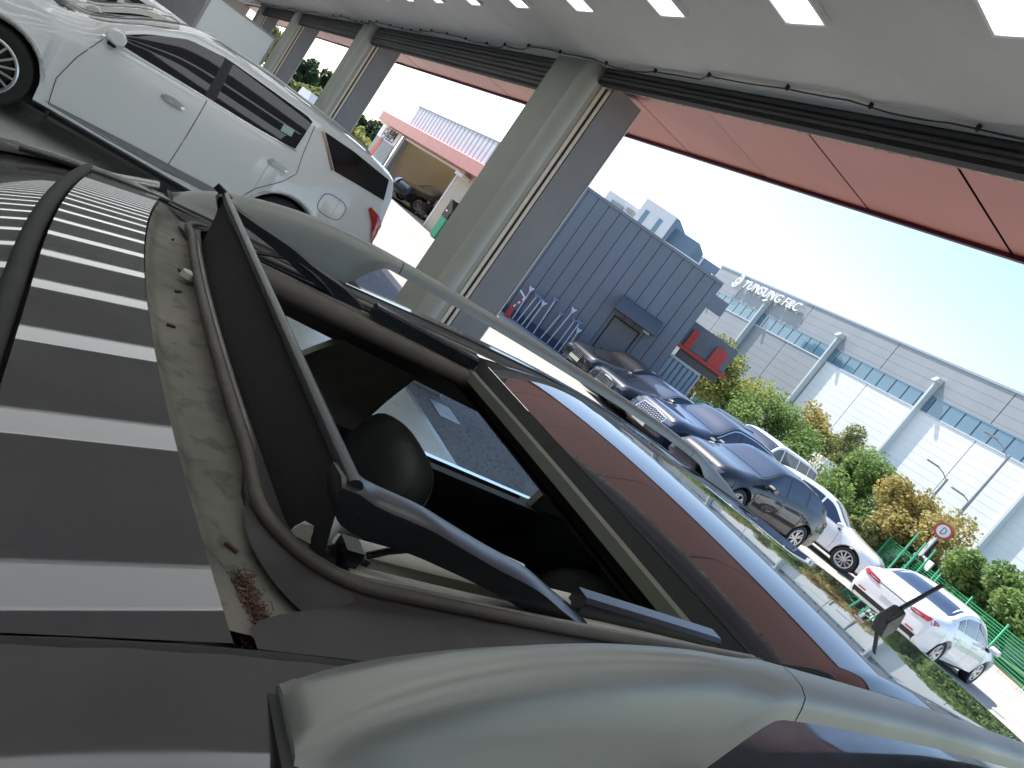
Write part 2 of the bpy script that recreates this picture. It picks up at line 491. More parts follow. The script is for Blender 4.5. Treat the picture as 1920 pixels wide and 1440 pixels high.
mb = MB().add([(p.x,p.y,.09+LOT_Z) for p in V] + [(p.x,p.y,.11+LOT_Z) for p in Q], [(0,1,4,3),(1,2,5,4)])
struct(build('verge', mb, M_VERGE))
# painted bay lines on the lot
for i, (a, b) in enumerate([((-4.4,12.6),(-4.4,17.5)),((-2.0,12.6),(-2.0,17.5)),((-8.35,18.0),(-8.35,23.2)),((-6.0,20.5),(-3.2,23.0)),((-9.0,24.0),(3.5,15.8))]):
    struct(build('lot_line', MB().bar((*a,LOT_Z+.004),(*b,LOT_Z+.004),.11,.004), M_PAINTW))
# ================================================================== CARS
def paint(name, col, metal=.0, rough=.35): return mat('paint_'+name, col, rough, metal=metal, coat=1.0, coatr=.02, spec=.12)
P_WHITE = paint('white', (.74,.75,.75))
P_NAVY = paint('navy', (.010,.016,.040))
P_BLACK = paint('black', (.008,.009,.012))
P_DGREY = paint('dark_grey', (.012,.014,.019))
P_SILV = paint('ink_blue', (.008,.011,.018))
P_WARM = paint('warm_white', (.62,.61,.56))
M_GLASS = mat('tinted_glass', (.010,.010,.012), .3, coat=.7, coatr=.01, spec=.1)
M_GLASSB = mat('tinted_glass_blue', (.02,.035,.07), .3, coat=1.0, coatr=.015, spec=.1)
M_CHROME = mat('chrome', (.75,.76,.78), .12, metal=1.0)
M_ALLOY = mat('alloy', (.55,.56,.57), .3, metal=.85)
M_ALLOYD = mat('alloy_dark', (.03,.03,.032), .35, metal=.5)
M_TAIL = mat('tail_lamp', (.42,.008,.015), .08, coat=1.0)
M_HEAD = mat('head_lamp', (.10,.11,.13), .06, metal=.2, coat=1.0)
M_PLATE = mat('plate_white', (.70,.71,.69), .5, var=.08, vscale=30)
M_PLATEG = mat('plate_green', (.45,.52,.42), .5, var=.1, vscale=30)
M_SEAM = mat('panel_seam', (.02,.02,.022), .8)
M_STICK = mat('window_sticker', (.35,.50,.47), .5)

_wh = {}
def wheel_meshes(r, style):
    key = (r, style)
    if key in _wh: return _wh[key]
    w = .115
    rr = r*.70
    prof = [(rr, -w*.8), (r*.80, -w*.95), (r*.93, -w), (r*.985, -w*.8), (r, -w*.4), (r, w*.4), (r*.985, w*.8), (r*.93, w), (r*.80, w*.95), (rr, w*.8)]
    ty = MB().lathe(prof, 36, 'y').mesh('tyre', 40); ty.materials.append(M_RUBBER)
    mb = MB()
    mb.lathe([(rr+.002, .0), (rr+.002, w*.86), (rr-.012, w*.92), (rr-.03, w*.80), (rr-.035, .02)], 36, 'y')
    mb.lathe([(.001, w*.72), (.055, w*.70), (.062, w*.55), (.062, .02)], 18, 'y')
    ns = {'multi': 16, 'five': 5, 'ten': 10, 'turbine': 7}[style]
    for i in range(ns):
        a = 2*pi*i/ns
        def sp(a0, a1, wd):
            p0 = Vector((.04*cos(a0), w*.62, .04*sin(a0))); p1 = Vector(((rr-.02)*cos(a1), w*.78, (rr-.02)*sin(a1)))
            mb.bar(p0, p1, wd, .022, (0,1,0))
        if style == 'five': sp(a-.12, a-.2, .045); sp(a+.12, a+.2, .045)
        elif style == 'multi': sp(a, a, .020)
        elif style == 'ten': sp(a, a+.06, .034)
        else: sp(a-.05, a+.22, .07)
    rim = mb.mesh('rim', 35)
    disc = MB().lathe([(.001, w*.3), (rr*.8, w*.28)], 24, 'y').mesh('brake_disc', 40); disc.materials.append(M_ALLOYD)
    _wh[key] = (ty, rim, disc)
    return _wh[key]

class Car:
    """body shell lofted from side and plan profiles; panes, lamps, seams are laid onto it"""
    def __init__(s, name, label, loc, heading_az, P, pnt, group=None, cat='car', glass=None, z=0.0, tilt=0):
        # heading_az: azimuth of the nose, from +Y towards +X
        rz = pi/2 - heading_az
        s.t = thing(name, label, cat, (loc[0], loc[1], z), rz, group)
        s.P = P; s.pnt = pnt; s.glass = glass or M_GLASS
        s.shell()
    def prof(s, x):
        P = s.P
        top = sinterp(P['top'], x); belt = min(sinterp(P['belt'], x), top-.012)
        L = P['L']; e = abs(x)/(L/2)
        tf, tr = P.get('taper', (.16, .12))
        k = tf if x > 0 else tr
        w = P['W']/2*(1 - k*max(0, (e-.55)/.45)**2.6)
        gh = top - belt
        g = sstep(gh, .05, .30)
        wt = lerp(w*.80, w*.93 - gh*P.get('tumble', .36), g)
        return top, belt, w, wt, g
    def ring(s, x):
        P = s.P; top, belt, w, wt, g = s.prof(x)
        zb0 = P.get('zb', .24)
        e = x/(P['L']/2)
        zb = zb0 + .12*max(0, (abs(e)-.86)/.14)**1.5
        R = P['r']*1.14; arch = zb
        for ax in (P['axf'], P['axr']):
            d = abs(x-ax)
            if d < R: arch = max(arch, P['r'] + sqrt(R*R-d*d)*1.0)
        z2 = max(zb+.05, arch); z1 = max(zb, arch-.01)
        z3 = max(lerp(zb, belt, .50), z2+.03); z4 = max(lerp(zb, belt, .86), z3+.02); belt2 = max(belt, z4+.015)
        zt = max(top, belt2+.012)
        flare = .015*(sstep(arch, zb+.02, zb+.2))
        rz = zt - lerp(.012, .055, g)
        mid = lerp(belt2, rz, .5)
        wm = lerp(w*.94, wt, .5) + .018*g
        return [(0,z1),(w*.80,z1),(w*.955+flare,z2),(w*1.0+flare,z3),(w*.985,z4),(w*.945,belt2),(wm,mid),(wt,rz),(wt*.82,lerp(rz,zt,.62)),(wt*.45,lerp(rz,zt,.93)),(0,zt)]
    def shell(s):
        P = s.P; L = P['L']; xs = set()
        n = 54
        for i in range(n+1): xs.add(round(-L/2 + L*i/n, 4))
        for ax in (P['axf'], P['axr']):
            R = P['r']*1.14
            for k in range(-8, 9): xs.add(round(ax + R*sin(k/8*pi/2)*1.002, 4))
        for d in (.006, .02, .045): xs.add(round(L/2-d,4)); xs.add(round(-L/2+d,4))
        xs = sorted(x for x in xs if -L/2 <= x <= L/2)
        v = []; f = []; m = 21
        for x in xs:
            r = s.ring(x)
            e = max(0, (abs(x)-(L/2-.05))/.05)
            ring = [( x, y, z) for y, z in r] + [(x, -y, z) for y, z in r[-2:0:-1]]
            if e > 0:                       # round the very ends
                c = sum(p[2] for p in ring)/len(ring); k = 1-.10*e*e
                ring = [(p[0], p[1]*(1-.05*e*e), c+(p[2]-c)*k) for p in ring]
            v += ring; m = len(ring)
        for i in range(len(xs)-1):
            for j in range(m):
                f.append((i*m+j, i*m+(j+1)%m, (i+1)*m+(j+1)%m, (i+1)*m+j))
        f.append(tuple(range(m))); f.append(tuple((len(xs)-1)*m+j for j in range(m))[::-1])
        mb = MB(); mb.v = v; mb.f = f
        me = mb.mesh('body', 38)
        s.body = link('body', me, s.pnt, s.t)
        s.bvh = BVHTree.FromPolygons([Vector(p) for p in v], [list(q) for q in f])
        Pz = P
        build('underbody', MB().box(-L/2+.35, L/2-.35, -P['W']/2+.22, P['W']/2-.22, P.get('zb',.24)-.05, .62), M_DARKIN, s.t)
    # ---- laying things on the shell
    def cast(s, view, u, w, eps):
        if view == 'L': o, d = Vector((u, 3, w)), Vector((0,-1,0))
        elif view == 'R': o, d = Vector((u, -3, w)), Vector((0,1,0))
        elif view == 'F': o, d = Vector((5, u, w)), Vector((-1,0,0))
        elif view == 'B': o, d = Vector((-5, u, w)), Vector((1,0,0))
        else: o, d = Vector((u, w, 4)), Vector((0,0,-1))
        h = s.bvh.ray_cast(o, d)
        if h[0] is None:
            h = s.bvh.find_nearest(o + d*3)
        nrm = h[1] if h[1].dot(d) < 0 else -h[1]
        return h[0] + nrm*eps - d*eps*.3
    def lay(s, name, view, A, B, m, parent=None, eps=.004, nu=12, nv=5, thick=0, **k):
        """patch between curve A and curve B (2-D points in the view plane) wrapped onto the shell"""
        def at(c, t):
            if len(c) == 1: return c[0]
            x = t*(len(c)-1); i = min(int(x), len(c)-2); q = x-i
            return (lerp(c[i][0],c[i+1][0],q), lerp(c[i][1],c[i+1][1],q))
        def fn(a, b):
            p = at(A, a); q = at(B, a)
            return s.cast(view, lerp(p[0],q[0],b), lerp(p[1],q[1],b), eps)
        mb = MB().grid(fn, nu, nv)
        if thick:
            mbt = MB(); nvp = nv+1
            out = [Vector(p) for p in mb.v]
            c0 = sum(out, Vector())/len(out)
            d = {'L':Vector((0,1,0)),'R':Vector((0,-1,0)),'F':Vector((1,0,0)),'B':Vector((-1,0,0)),'T':Vector((0,0,1))}[view]
            inn = [p - d*thick for p in out]
            N = len(out)
            mbt.v = [tuple(p) for p in out+inn]
            mbt.f = list(mb.f)
            loop = [i*nvp for i in range(nu+1)] + [nu*nvp+j for j in range(1,nv+1)] + [i*nvp+nv for i in range(nu-1,-1,-1)] + [j for j in range(nv-1,0,-1)]
            for a, b in zip(loop, loop[1:]+loop[:1]): mbt.f.append((a, b, b+N, a+N))
            mb = mbt
        return build(name, mb, m, parent or s.t, smooth=40, fix=bool(thick), **k)
    def strip(s, name, view, pts, wd, m, parent=None, eps=.003, **k):
        """thin ribbon along a polyline"""
        A = []; B = []
        n = len(pts)
        for i in range(n):
            a = Vector(pts[max(i-1,0)]); b = Vector(pts[min(i+1,n-1)]); d = (b-a).normalized()
            q = Vector((-d.y, d.x))*wd/2; p = Vector(pts[i])
            A.append(tuple(p+q)); B.append(tuple(p-q))
        return s.lay(name, view, A, B, m, parent, eps, nu=max(6, 3*(n-1)), nv=1, **k)
    def wheels(s, style, rimmat=None, sides=(1,-1)):
        P = s.P; ty, rim, disc = wheel_meshes(P['r'], style)
        for sy in sides:
            for ax in (P['axf'], P['axr']):
                w = link('wheel', ty, None, s.t); w.location = (ax, sy*(P['W']/2-.135), P['r'])
                if sy < 0: w.rotation_euler = (0,0,pi)
                rm = bpy.data.objects.new('rim', rim); COL.objects.link(rm); rm.parent = w
                mm = rimmat or M_ALLOY
                if not rim.materials: rim.materials.append(mm)
                rm.material_slots[0].link = 'OBJECT'; rm.material_slots[0].material = mm
                link('brake_disc', disc, None, w)
    def windows(s, sides=(1,), xa=None, xb=None, xc=None, pillar=.07, quarter=True, frame=None):
        P = s.P
        for sy in sides:
            vw = 'L' if sy > 0 else 'R'
            def bz(x): return sinterp(P['belt'], x) + .035
            def tz(x):
                top, belt, w, wt, g = s.prof(x); return max(bz(x)+.01, top - .055 - .075)
            for (a, b) in s.P['win']:
                n = 8
                A = [(lerp(a,b,i/n), bz(lerp(a,b,i/n))) for i in range(n+1)]
                B = [(lerp(a,b,i/n), tz(lerp(a,b,i/n))) for i in range(n+1)]
                s.lay('side_window', vw, A, B, s.glass, nu=16, nv=6)
            if frame:
                a, b = P['win'][0][0]+.03, P['win'][-1][1]-.04
                n = 14
                s.strip('window_trim', vw, [(lerp(a,b,i/n), tz(lerp(a,b,i/n))+.022) for i in range(n+1)], .022, frame, eps=.008)
                s.strip('window_trim', vw, [(lerp(a,b,i/n), bz(lerp(a,b,i/n))-.018) for i in range(n+1)], .020, frame, eps=.008)
    def screens(s, xw=None, xr=None):
        """windscreen and rear screen from the top view: x range of base and header"""
        P = s.P
        if 'ws' in P:
            x0, x1 = P['ws']
            def hw(x): t, b, w, wt, g = s.prof(x); return wt*.93
            n = 8
            A = [(lerp(x0,x1,i/n), hw(lerp(x0,x1,i/n))) for i in range(n+1)]
            s.lay('windscreen', 'T', A, [(a,-b) for a, b in A], s.glass, nu=12, nv=12)
        if 'rs' in P:
            x0, x1 = P['rs']
            n = 8
            A = [(lerp(x0,x1,i/n), s.prof(lerp(x0,x1,i/n))[3]*.90) for i in range(n+1)]
            if abs(x1-x0) > .3: s.lay('rear_screen', 'T', A, [(a,-b) for a, b in A], s.glass, nu=10, nv=10)
            else:
                z0, z1 = P['rsz']; hw = s.prof(x1)[3]*.92
                s.lay('rear_screen', 'B', [(-hw,z0),(hw,z0)], [(-hw*.93,z1),(hw*.93,z1)], s.glass, nu=10, nv=6)
    def mirror(s, x, z, m, sides=(1,-1), sc=1.0):
        for sy in sides:
            y0 = s.cast('L' if sy > 0 else 'R', x-.05, z-.02, 0).y
            pr = [(-.05,.0),(-.105,.03),(-.11,.1),(-.05,.15),(.03,.14),(.075,.08),(.07,.02)]
            mb = MB().prism([(a*sc+x, b*sc+z-.02) for a, b in pr], 'y', y0+sy*.06, y0+sy*.24*sc+sy*.02)
            o = build('door_mirror', mb, m, s.t, smooth=30, bevel=.02)
            build('mirror_arm', MB().box(x-.05, x+.03, min(y0-sy*.03,y0+sy*.09), max(y0-sy*.03,y0+sy*.09), z-.06, z+.01), M_BLACKP, o, bevel=.01)
    def handle(s, x, z, m, vw='L', ln=.2):
        sy = 1 if vw == 'L' else -1
        y = s.cast(vw, x, z, 0).y
        pts = [(x+ln/2, y+sy*.0, z), (x+ln/2-.03, y+sy*.03, z+.003), (x-ln/2+.04, y+sy*.032, z+.006), (x-ln/2, y-sy*.004, z+.004)]
        return build('door_handle', MB().sweep(pts, [(-.006,-.014),(.006,-.014),(.008,.012),(-.006,.014)]), m, s.t, smooth=30)
    def seams(s, vw, lines, wd=.007):
        for L in lines: s.strip('door_seam', vw, L, wd, M_SEAM, eps=.0035)

# side profiles: x forward from the middle of the car, z up
SEDAN = dict(L=4.85, W=1.86, r=.33, axf=1.43, axr=-1.37, zb=.22,
    top=[(-2.425,.55),(-2.41,.85),(-2.33,1.02),(-1.65,1.12),(-1.05,1.34),(-.55,1.43),(.05,1.455),(.45,1.40),(1.10,1.07),(1.45,.98),(2.2,.83),(2.37,.72),(2.425,.48)],
    belt=[(-2.425,.50),(-2.35,.93),(-1.8,.98),(0,.94),(1.1,.90),(1.9,.80),(2.35,.64),(2.425,.44)],
    win=[(.86,.0),(-.06,-.83),(-.90,-1.25)], ws=(1.02,.33), rs=(-1.62,-.92))
HATCH = dict(L=4.45, W=1.84, r=.35, axf=1.36, axr=-1.32, zb=.24,
    top=[(-2.225,.60),(-2.21,.95),(-2.12,1.10),(-1.75,1.40),(-1.2,1.54),(-.4,1.60),(.15,1.56),(.95,1.13),(1.3,1.05),(1.95,.93),(2.14,.78),(2.225,.5)],
    belt=[(-2.225,.55),(-2.15,1.03),(-1.2,1.06),(0,1.0),(.95,.96),(1.7,.87),(2.1,.70),(2.225,.45)],
    win=[(.78,.0),(-.06,-.82),(-.90,-1.45)], ws=(.90,.20), rs=(-2.08,-1.70))
SUVP = dict(L=4.65, W=1.90, r=.37, axf=1.40, axr=-1.32, zb=.26,
    top=[(-2.325,.60),(-2.31,1.05),(-2.22,1.15),(-2.0,1.50),(-1.55,1.64),(-.6,1.70),(.1,1.67),(.95,1.20),(1.3,1.12),(2.05,1.0),(2.25,.85),(2.325,.55)],
    belt=[(-2.325,.55),(-2.25,1.10),(-1.2,1.12),(0,1.07),(.95,1.03),(1.8,.95),(2.2,.75),(2.325,.50)],
    win=[(.80,.02),(-.06,-.90),(-1.0,-1.70)], ws=(.90,.22), rs=(-2.20,-1.98), rsz=(1.16,1.50))
VAN = dict(L=5.1, W=1.92, r=.34, axf=1.75, axr=-1.45, zb=.24, taper=(.14,.05), tumble=.2,
    top=[(-2.55,.6),(-2.545,1.1),(-2.50,1.70),(-2.40,1.86),(-1.5,1.92),(.6,1.92),(1.05,1.84),(1.95,1.18),(2.35,1.0),(2.5,.8),(2.55,.5)],
    belt=[(-2.55,.55),(-2.52,1.15),(-1.2,1.14),(1.2,1.10),(2.0,1.0),(2.4,.78),(2.55,.45)],
    win=[(1.62,.75),(.66,-.55),(-.63,-1.5),(-1.58,-2.35)], ws=(1.90,1.12), rs=(-2.51,-2.45), rsz=(1.2,1.72))
FWD = radians(180)

def nose(c, gr='bar', lamp=M_HEAD, zl=.70, zg=.60, plate=True, gw=.42, gh=.13, pm=None):
    W = c.P['W']/2
    for sy in (1,-1):
        c.lay('headlamp', 'F', [(sy*W*.52,zl-.045),(sy*W*.78,zl-.02)], [(sy*W*.50,zl+.04),(sy*W*.80,zl+.075)], lamp, nu=6, nv=3, eps=.008)
    if gr == 'mesh':
        c.lay('grille', 'F', [(-gw,zg-gh),(-gw*.5,zg-gh*1.15),(gw*.5,zg-gh*1.15),(gw,zg-gh)], [(-gw*.92,zg+gh*.8),(-gw*.4,zg+gh),(gw*.4,zg+gh),(gw*.92,zg+gh*.8)], M_BLACKP, nu=10, nv=4, eps=.006)
        k = 0
        for i in range(-5, 6):
            for j in range(-3, 4):
                y = i*gw/6.0 + (gw/12 if j % 2 else 0); z = zg + j*gh/3.6
                if abs(y) > gw*.95: continue
                c.lay('grille_stud', 'F', [(y-.022,z),(y,z-.014),(y+.022,z)], [(y-.022,z),(y,z+.014),(y+.022,z)], M_CHROME, nu=2, nv=1, eps=.014)
                k += 1
        c.strip('grille_rim', 'F', [(-gw,zg-gh),(-gw*.95,zg+gh*.85),(0,zg+gh*1.05),(gw*.95,zg+gh*.85),(gw,zg-gh),(0,zg-gh*1.2),(-gw,zg-gh)], .03, M_CHROME, eps=.012)
    elif gr == 'bar':
        c.lay('grille', 'F', [(-gw,zg-gh),(gw,zg-gh)], [(-gw*.9,zg+gh),(gw*.9,zg+gh)], M_BLACKP, nu=8, nv=3, eps=.006)
        for j in range(4): c.strip('grille_bar', 'F', [(-gw*.9,zg-gh*.7+j*gh*.45),(gw*.9,zg-gh*.7+j*gh*.45)], .012, M_CHROME, eps=.012)
    c.lay('lower_intake', 'F', [(-W*.62,.30),(W*.62,.30)], [(-W*.55,.42),(W*.55,.42)], M_BLACKP, nu=8, nv=2, eps=.006)
    if plate: c.lay('number_plate', 'F', [(-.26,zg-gh-.11),(.26,zg-gh-.11)], [(-.26,zg-gh-.0),(.26,zg-gh-.0)], pm or M_PLATE, nu=2, nv=1, eps=.022)
# ------------------------------------------------------------------ the white SUV in the next bay
WSUV = dict(L=5.0, W=1.97, r=.39, axf=1.63, axr=-1.38, zb=.27, taper=(.15,.09), tumble=.26,
    top=[(-2.50,.62),(-2.48,1.10),(-2.44,1.36),(-2.36,1.66),(-2.26,1.735),(-1.6,1.80),(-.9,1.825),(-.15,1.83),(.20,1.795),(.62,1.60),(1.20,1.255),(1.5,1.19),(2.2,1.07),(2.41,.93),(2.50,.56)],
    belt=[(-2.50,.58),(-2.42,1.22),(-2.2,1.33),(-1.2,1.27),(.62,1.18),(1.2,1.13),(1.9,1.06),(2.38,.86),(2.50,.5)],
    win=[], ws=(1.12,.42), rs=(-2.44,-2.33), rsz=(1.32,1.64))
w = Car('white_suv', 'white three-row sport utility vehicle parked in the next bay', (-9.685, .79), FWD, WSUV, P_WHITE, cat='car')
def rz_(x): t, b, ww, wt, g = w.prof(x); return t - .055 - .06
w.lay('front_window', 'L', [(.93,1.225),(.62,1.235),(.3,1.25),(-.06,1.265)], [(.90,1.245),(.62,min(1.47,rz_(.62))),(.3,rz_(.3)),(-.06,rz_(-.06))], M_GLASS, nu=14, nv=6)
w.lay('pillar_trim', 'L', [(-.06,1.265),(-.17,1.268)], [(-.06,rz_(-.06)),(-.15,rz_(-.15))], M_BLACKP, nu=3, nv=5, eps=.003)
w.lay('rear_window', 'L', [(-.17,1.268),(-.6,1.285),(-1.02,1.31),(-1.10,1.33)], [(-.15,rz_(-.15)),(-.6,rz_(-.6)),(-1.06,rz_(-1.06)),(-1.13,rz_(-1.13)-.02)], M_GLASS, nu=14, nv=6)
w.lay('quarter_window', 'L', [(-1.60,1.365),(-1.9,1.385),(-2.30,1.40)], [(-1.30,1.675),(-1.7,1.68),(-2.24,1.64)], M_GLASS, nu=10, nv=6)
w.strip('chrome_trim', 'L', [(-1.27,1.67),(-1.42,1.52),(-1.57,1.36)], .028, mat('rose_chrome',(.55,.36,.28),.2,metal=.8), eps=.009)
w.strip('chrome_trim', 'L', [(.95,1.215),(.6,1.222),(.0,1.252),(-.6,1.272),(-1.12,1.315)], .014, M_CHROME, eps=.008)
w.lay('window_sticker', 'L', [(-.87,1.405),(-1.00,1.415)], [(-.87,1.485),(-1.00,1.495)], M_STICK, nu=3, nv=2, eps=.008)
w.screens()
w.wheels('multi')
w.mirror(.86, 1.23, P_WHITE)
for hx, hz in ((.16, 1.03), (-1.03, 1.06)):
    h = w.handle(hx, hz, M_CHROME, 'L', .24)
    w.lay('handle_recess', 'L', [(hx+.1,hz-.03),(hx,hz-.045),(hx-.1,hz-.03)], [(hx+.1,hz+.035),(hx,hz+.05),(hx-.1,hz+.035)], mat('recess_shade',(.5,.51,.52),.4,coat=1.0), nu=6, nv=3, eps=.0025)  # flat patch, body white greyed to paint in the hollow's shade
w.seams('L', [[(1.06,.36),(1.10,.62),(1.04,.90),(.93,1.18)], [(-.09,.36),(-.10,.8),(-.10,1.24)], [(-.82,.42),(-.95,.72),(-1.15,.94),(-1.24,1.10),(-1.20,1.34),(-1.17,1.66)],
    [(1.06,.36),(.5,.35),(-.09,.36),(-.82,.42)], [(-1.78+.165*cos(a)*(abs(cos(a))+.001)**-.35, 1.0+.125*sin(a)*(abs(sin(a))+.001)**-.35) for a in [2*pi*i/28 for i in range(29)]]])
w.lay('sill_trim', 'L', [(1.10,.37),(.3,.365),(-.5,.38),(-.9,.43)], [(1.10,.375),(.3,.43),(-.5,.47),(-.92,.50)], mat('sill_grey',(.22,.23,.24),.4), nu=14, nv=3, eps=.008)
for ax in (1.63, -1.38):
    R = .39*1.19
    w.strip('arch_trim', 'L', [(ax+R*cos(a), .39+R*sin(a)) for a in [pi*(.08+.84*i/12) for i in range(13)]], .05, P_WHITE, eps=.012)
for sy, vw in ((1,'L'),(-1,'R')):
    w.lay('tail_lamp', vw, [(-2.17,1.215),(-2.30,1.10),(-2.41,.92),(-2.455,.86)], [(-2.19,1.25),(-2.37,1.20),(-2.465,1.10),(-2.475,.90)], M_TAIL, nu=8, nv=3, eps=.012)
w.lay('number_plate', 'B', [(-.26,.78),(.26,.78)], [(-.26,.89),(.26,.89)], M_PLATE, nu=2, nv=1, eps=.015)
nose(w, 'mesh', zl=.80, zg=.72, gw=.62, gh=.20)
# roof rails
for sy in (1,-1):
    pts = [(.15,sy*.60,1.765),(.05,sy*.62,1.815),(-.6,sy*.64,1.845),(-1.5,sy*.63,1.825),(-1.85,sy*.62,1.79),(-1.95,sy*.61,1.75)]
    build('roof_rail', MB().tube(pts, .016, 8), M_STEEL, w.t, smooth=50)
build('mud_flap', MB().box(1.02,1.05,.62,.93,.14,.42), M_BLACKP, w.t)

# ------------------------------------------------------------------ more cars deep in the hall
c = Car('white_car', 'cream-white car with a dark glass roof behind the white sport utility bonnet', (-12.95, .35), FWD, dict(SUVP), P_WARM)
c.windows(); c.screens(); c.wheels('ten'); c.mirror(.78, 1.12, P_WARM)
c.lay('glass_roof', 'T', [(.02,.46),(-.5,.5),(-1.2,.48)], [(.02,-.46),(-.5,-.5),(-1.2,-.48)], mat('roof_glass_olive',(.06,.06,.05),.15,coat=1.0), nu=8, nv=6, eps=.006)
for sy in (1,-1): build('roof_rail', MB().tube([(.1,sy*.60,1.63),(0,sy*.6,1.69),(-1.3,sy*.60,1.70),(-1.5,sy*.58,1.66)], .016, 8), M_CHROME, c.t, smooth=50)
nose(c)
c = Car('white_car', 'white car with dark side windows next to the tall white cabinet', (-15.6, -.3), FWD, dict(SUVP), P_WHITE)
c.windows(); c.screens(); c.wheels('five'); c.mirror(.78, 1.12, P_WHITE); nose(c)

# ------------------------------------------------------------------ parked row outside, noses toward the garage
GR = 'cars parked in a row outside'
def parked(name, label, X, Y, az, P, p, style, nosekw=None, frame=None, glass=None, rim=None, sides=(1,-1), tail=False, seams=True, z=LOT_Z):
    c = Car(name, label, (X, Y), az, dict(P), p, GR, glass=glass, z=z)
    c.windows(sides, frame=frame); c.screens(); c.wheels(style, rim)
    zb = sinterp(P['belt'], .8)
    c.mirror(P['win'][0][0]+.02, zb+.03, p)
    nose(c, **(nosekw or {}))
    W = P['W']/2; L = P['L']/2
    zt = sinterp(P['belt'], -L+.25)
    for sy in (1,-1):
        c.lay('tail_lamp', 'B', [(sy*W*.40,zt-.16),(sy*W*.80,zt-.13)], [(sy*W*.42,zt-.08),(sy*W*.84,zt-.03)], M_TAIL, nu=6, nv=3, eps=.01)
        c.lay('tail_lamp', 'L' if sy > 0 else 'R', [(-L+.30,zt-.09),(-L+.06,zt-.14)], [(-L+.28,zt-.05),(-L+.06,zt-.03)], M_TAIL, nu=5, nv=2, eps=.008)
    if seams:
        for vw in ('L','R'):
            a = P['axf']-P['r']*1.14-.10; b = P['win'][0][1]-.03; d = P['axr']+P['r']*1.14-.12
            c.seams(vw, [[(a,.34),(a+.02,.6),(a-.05,zb)], [(b,.34),(b,.7),(b,zb+.02)], [(d+.22,.36),(d,.62),(d-.22,zb)]])
            for hx in (b+.16, d-.05): c.handle(hx, zb-.10, p, vw, .18)
    return c
ROWH = dict(HATCH); ROWH['top'] = [(a, b-.03 if b > 1.2 else b) for a, b in HATCH['top']]
c = parked('crossover_car', 'dark grey crossover with pale shining bonnet, nearest of the parked row', -10.30, 14.60, FWD, ROWH, P_DGREY, 'five', dict(gr='none', zl=.72, plate=False), rim=M_ALLOY, glass=M_GLASSB)
GSUV = dict(SUVP); GSUV['L'] = 4.94; GSUV['W'] = 1.92
c = parked('luxury_suv', 'dark navy sport utility with a large chrome mesh grille', -12.45, 15.0, FWD, GSUV, P_NAVY, 'ten', dict(gr='mesh', zl=.78, zg=.68, gw=.50, gh=.19, plate=True), frame=M_CHROME, glass=M_GLASSB)
c = parked('dark_sedan', 'dark sedan with a slatted grille between the chrome-grille car and the black one', -14.62, 15.25, FWD, SEDAN, P_SILV, 'five', dict(gr='mesh', zl=.66, zg=.56, gw=.36, gh=.13), glass=M_GLASSB)
c = parked('black_car', 'black sedan with a pale number plate, leftmost of the parked row by the poles', -16.70, 15.6, FWD, SEDAN, P_BLACK, 'ten', dict(gr='bar', zl=.66, zg=.60, gw=.28, gh=.10, pm=M_PLATEG))
c = parked('minivan', 'white-roofed van with navy windows parked behind the dark row', -16.2, 22.6, radians(172), VAN, P_WHITE, 'ten', glass=M_GLASSB)
c = parked('navy_suv', 'navy station wagon with tall side windows behind the dark sedan', -16.9, 20.7, FWD, SUVP, P_NAVY, 'five', frame=M_CHROME, glass=M_GLASSB)
c = parked('white_hatchback', 'white hatchback standing crosswise behind the grey crossover', -11.9, 20.3, radians(70), HATCH, P_WHITE, 'ten', dict(gr='none', plate=False), glass=M_GLASSB)
c = parked('white_sedan', 'white sedan with red tail lamps seen from behind beyond the roof antenna', -6.97, 18.1, radians(-3), SEDAN, P_WHITE, 'five', glass=M_GLASSB)
c.lay('number_plate', 'B', [(-.27,.66),(.27,.66)], [(-.27,.78),(.27,.78)], M_PLATE, nu=2, nv=1, eps=.012)
c.lay('rear_diffuser', 'B', [(-.70,.30),(.70,.30)], [(-.74,.47),(.74,.47)], M_BLACKP, nu=8, nv=2, eps=.01)
c.strip('chrome_trim', 'B', [(-.62,.84),(.62,.84)], .02, M_CHROME, eps=.012)
for sy in (1,-1): c.lay('reflector', 'B', [(sy*.48,.50),(sy*.66,.50)], [(sy*.48,.53),(sy*.66,.53)], M_TAIL, nu=2, nv=1, eps=.012)

# ------------------------------------------------------------------ cars farther off
c = Car('white_car', 'white car half hidden between the white sport utility tail and the shed', (-37.2, 11.3), radians(100), dict(SEDAN), P_WHITE, glass=M_GLASSB, z=-.13); c.windows((1,-1)); c.screens(); c.wheels('ten')
c = Car('white_car', 'white car below the trees in the narrow opening beside the tall pier', (-44.5, 8.6), radians(95), dict(HATCH), P_WHITE, glass=M_GLASSB, z=-.06); c.windows((1,-1)); c.screens(); c.wheels('ten')
c = Car('white_car', 'white car behind the green fence below the round sign', (-17.0, 36.6), radians(60), dict(HATCH), P_WHITE, glass=M_GLASSB, z=LOT_Z+.1); c.windows((1,-1)); c.screens(); c.wheels('ten')
c = Car('white_car', 'white car behind the green fence at the right picture edge', (-9.6, 33.4), radians(60), dict(HATCH), P_WHITE, glass=M_GLASSB, z=LOT_Z+.1); c.windows((1,-1)); c.screens(); c.wheels('ten'); nose(c)
c = Car('lifted_car', 'black car with a silver wheel being repaired inside the shed', (-37.0, 15.3), radians(166), dict(SUVP), P_BLACK, z=.34); c.windows((1,)); c.screens(); c.wheels('multi')
c.lay('headlamp', 'F', [(-.80,.74),(-.45,.72)], [(-.84,1.0),(-.42,.98)], mat('lamp_white',(.8,.82,.84),.3), nu=5, nv=4, eps=.05)
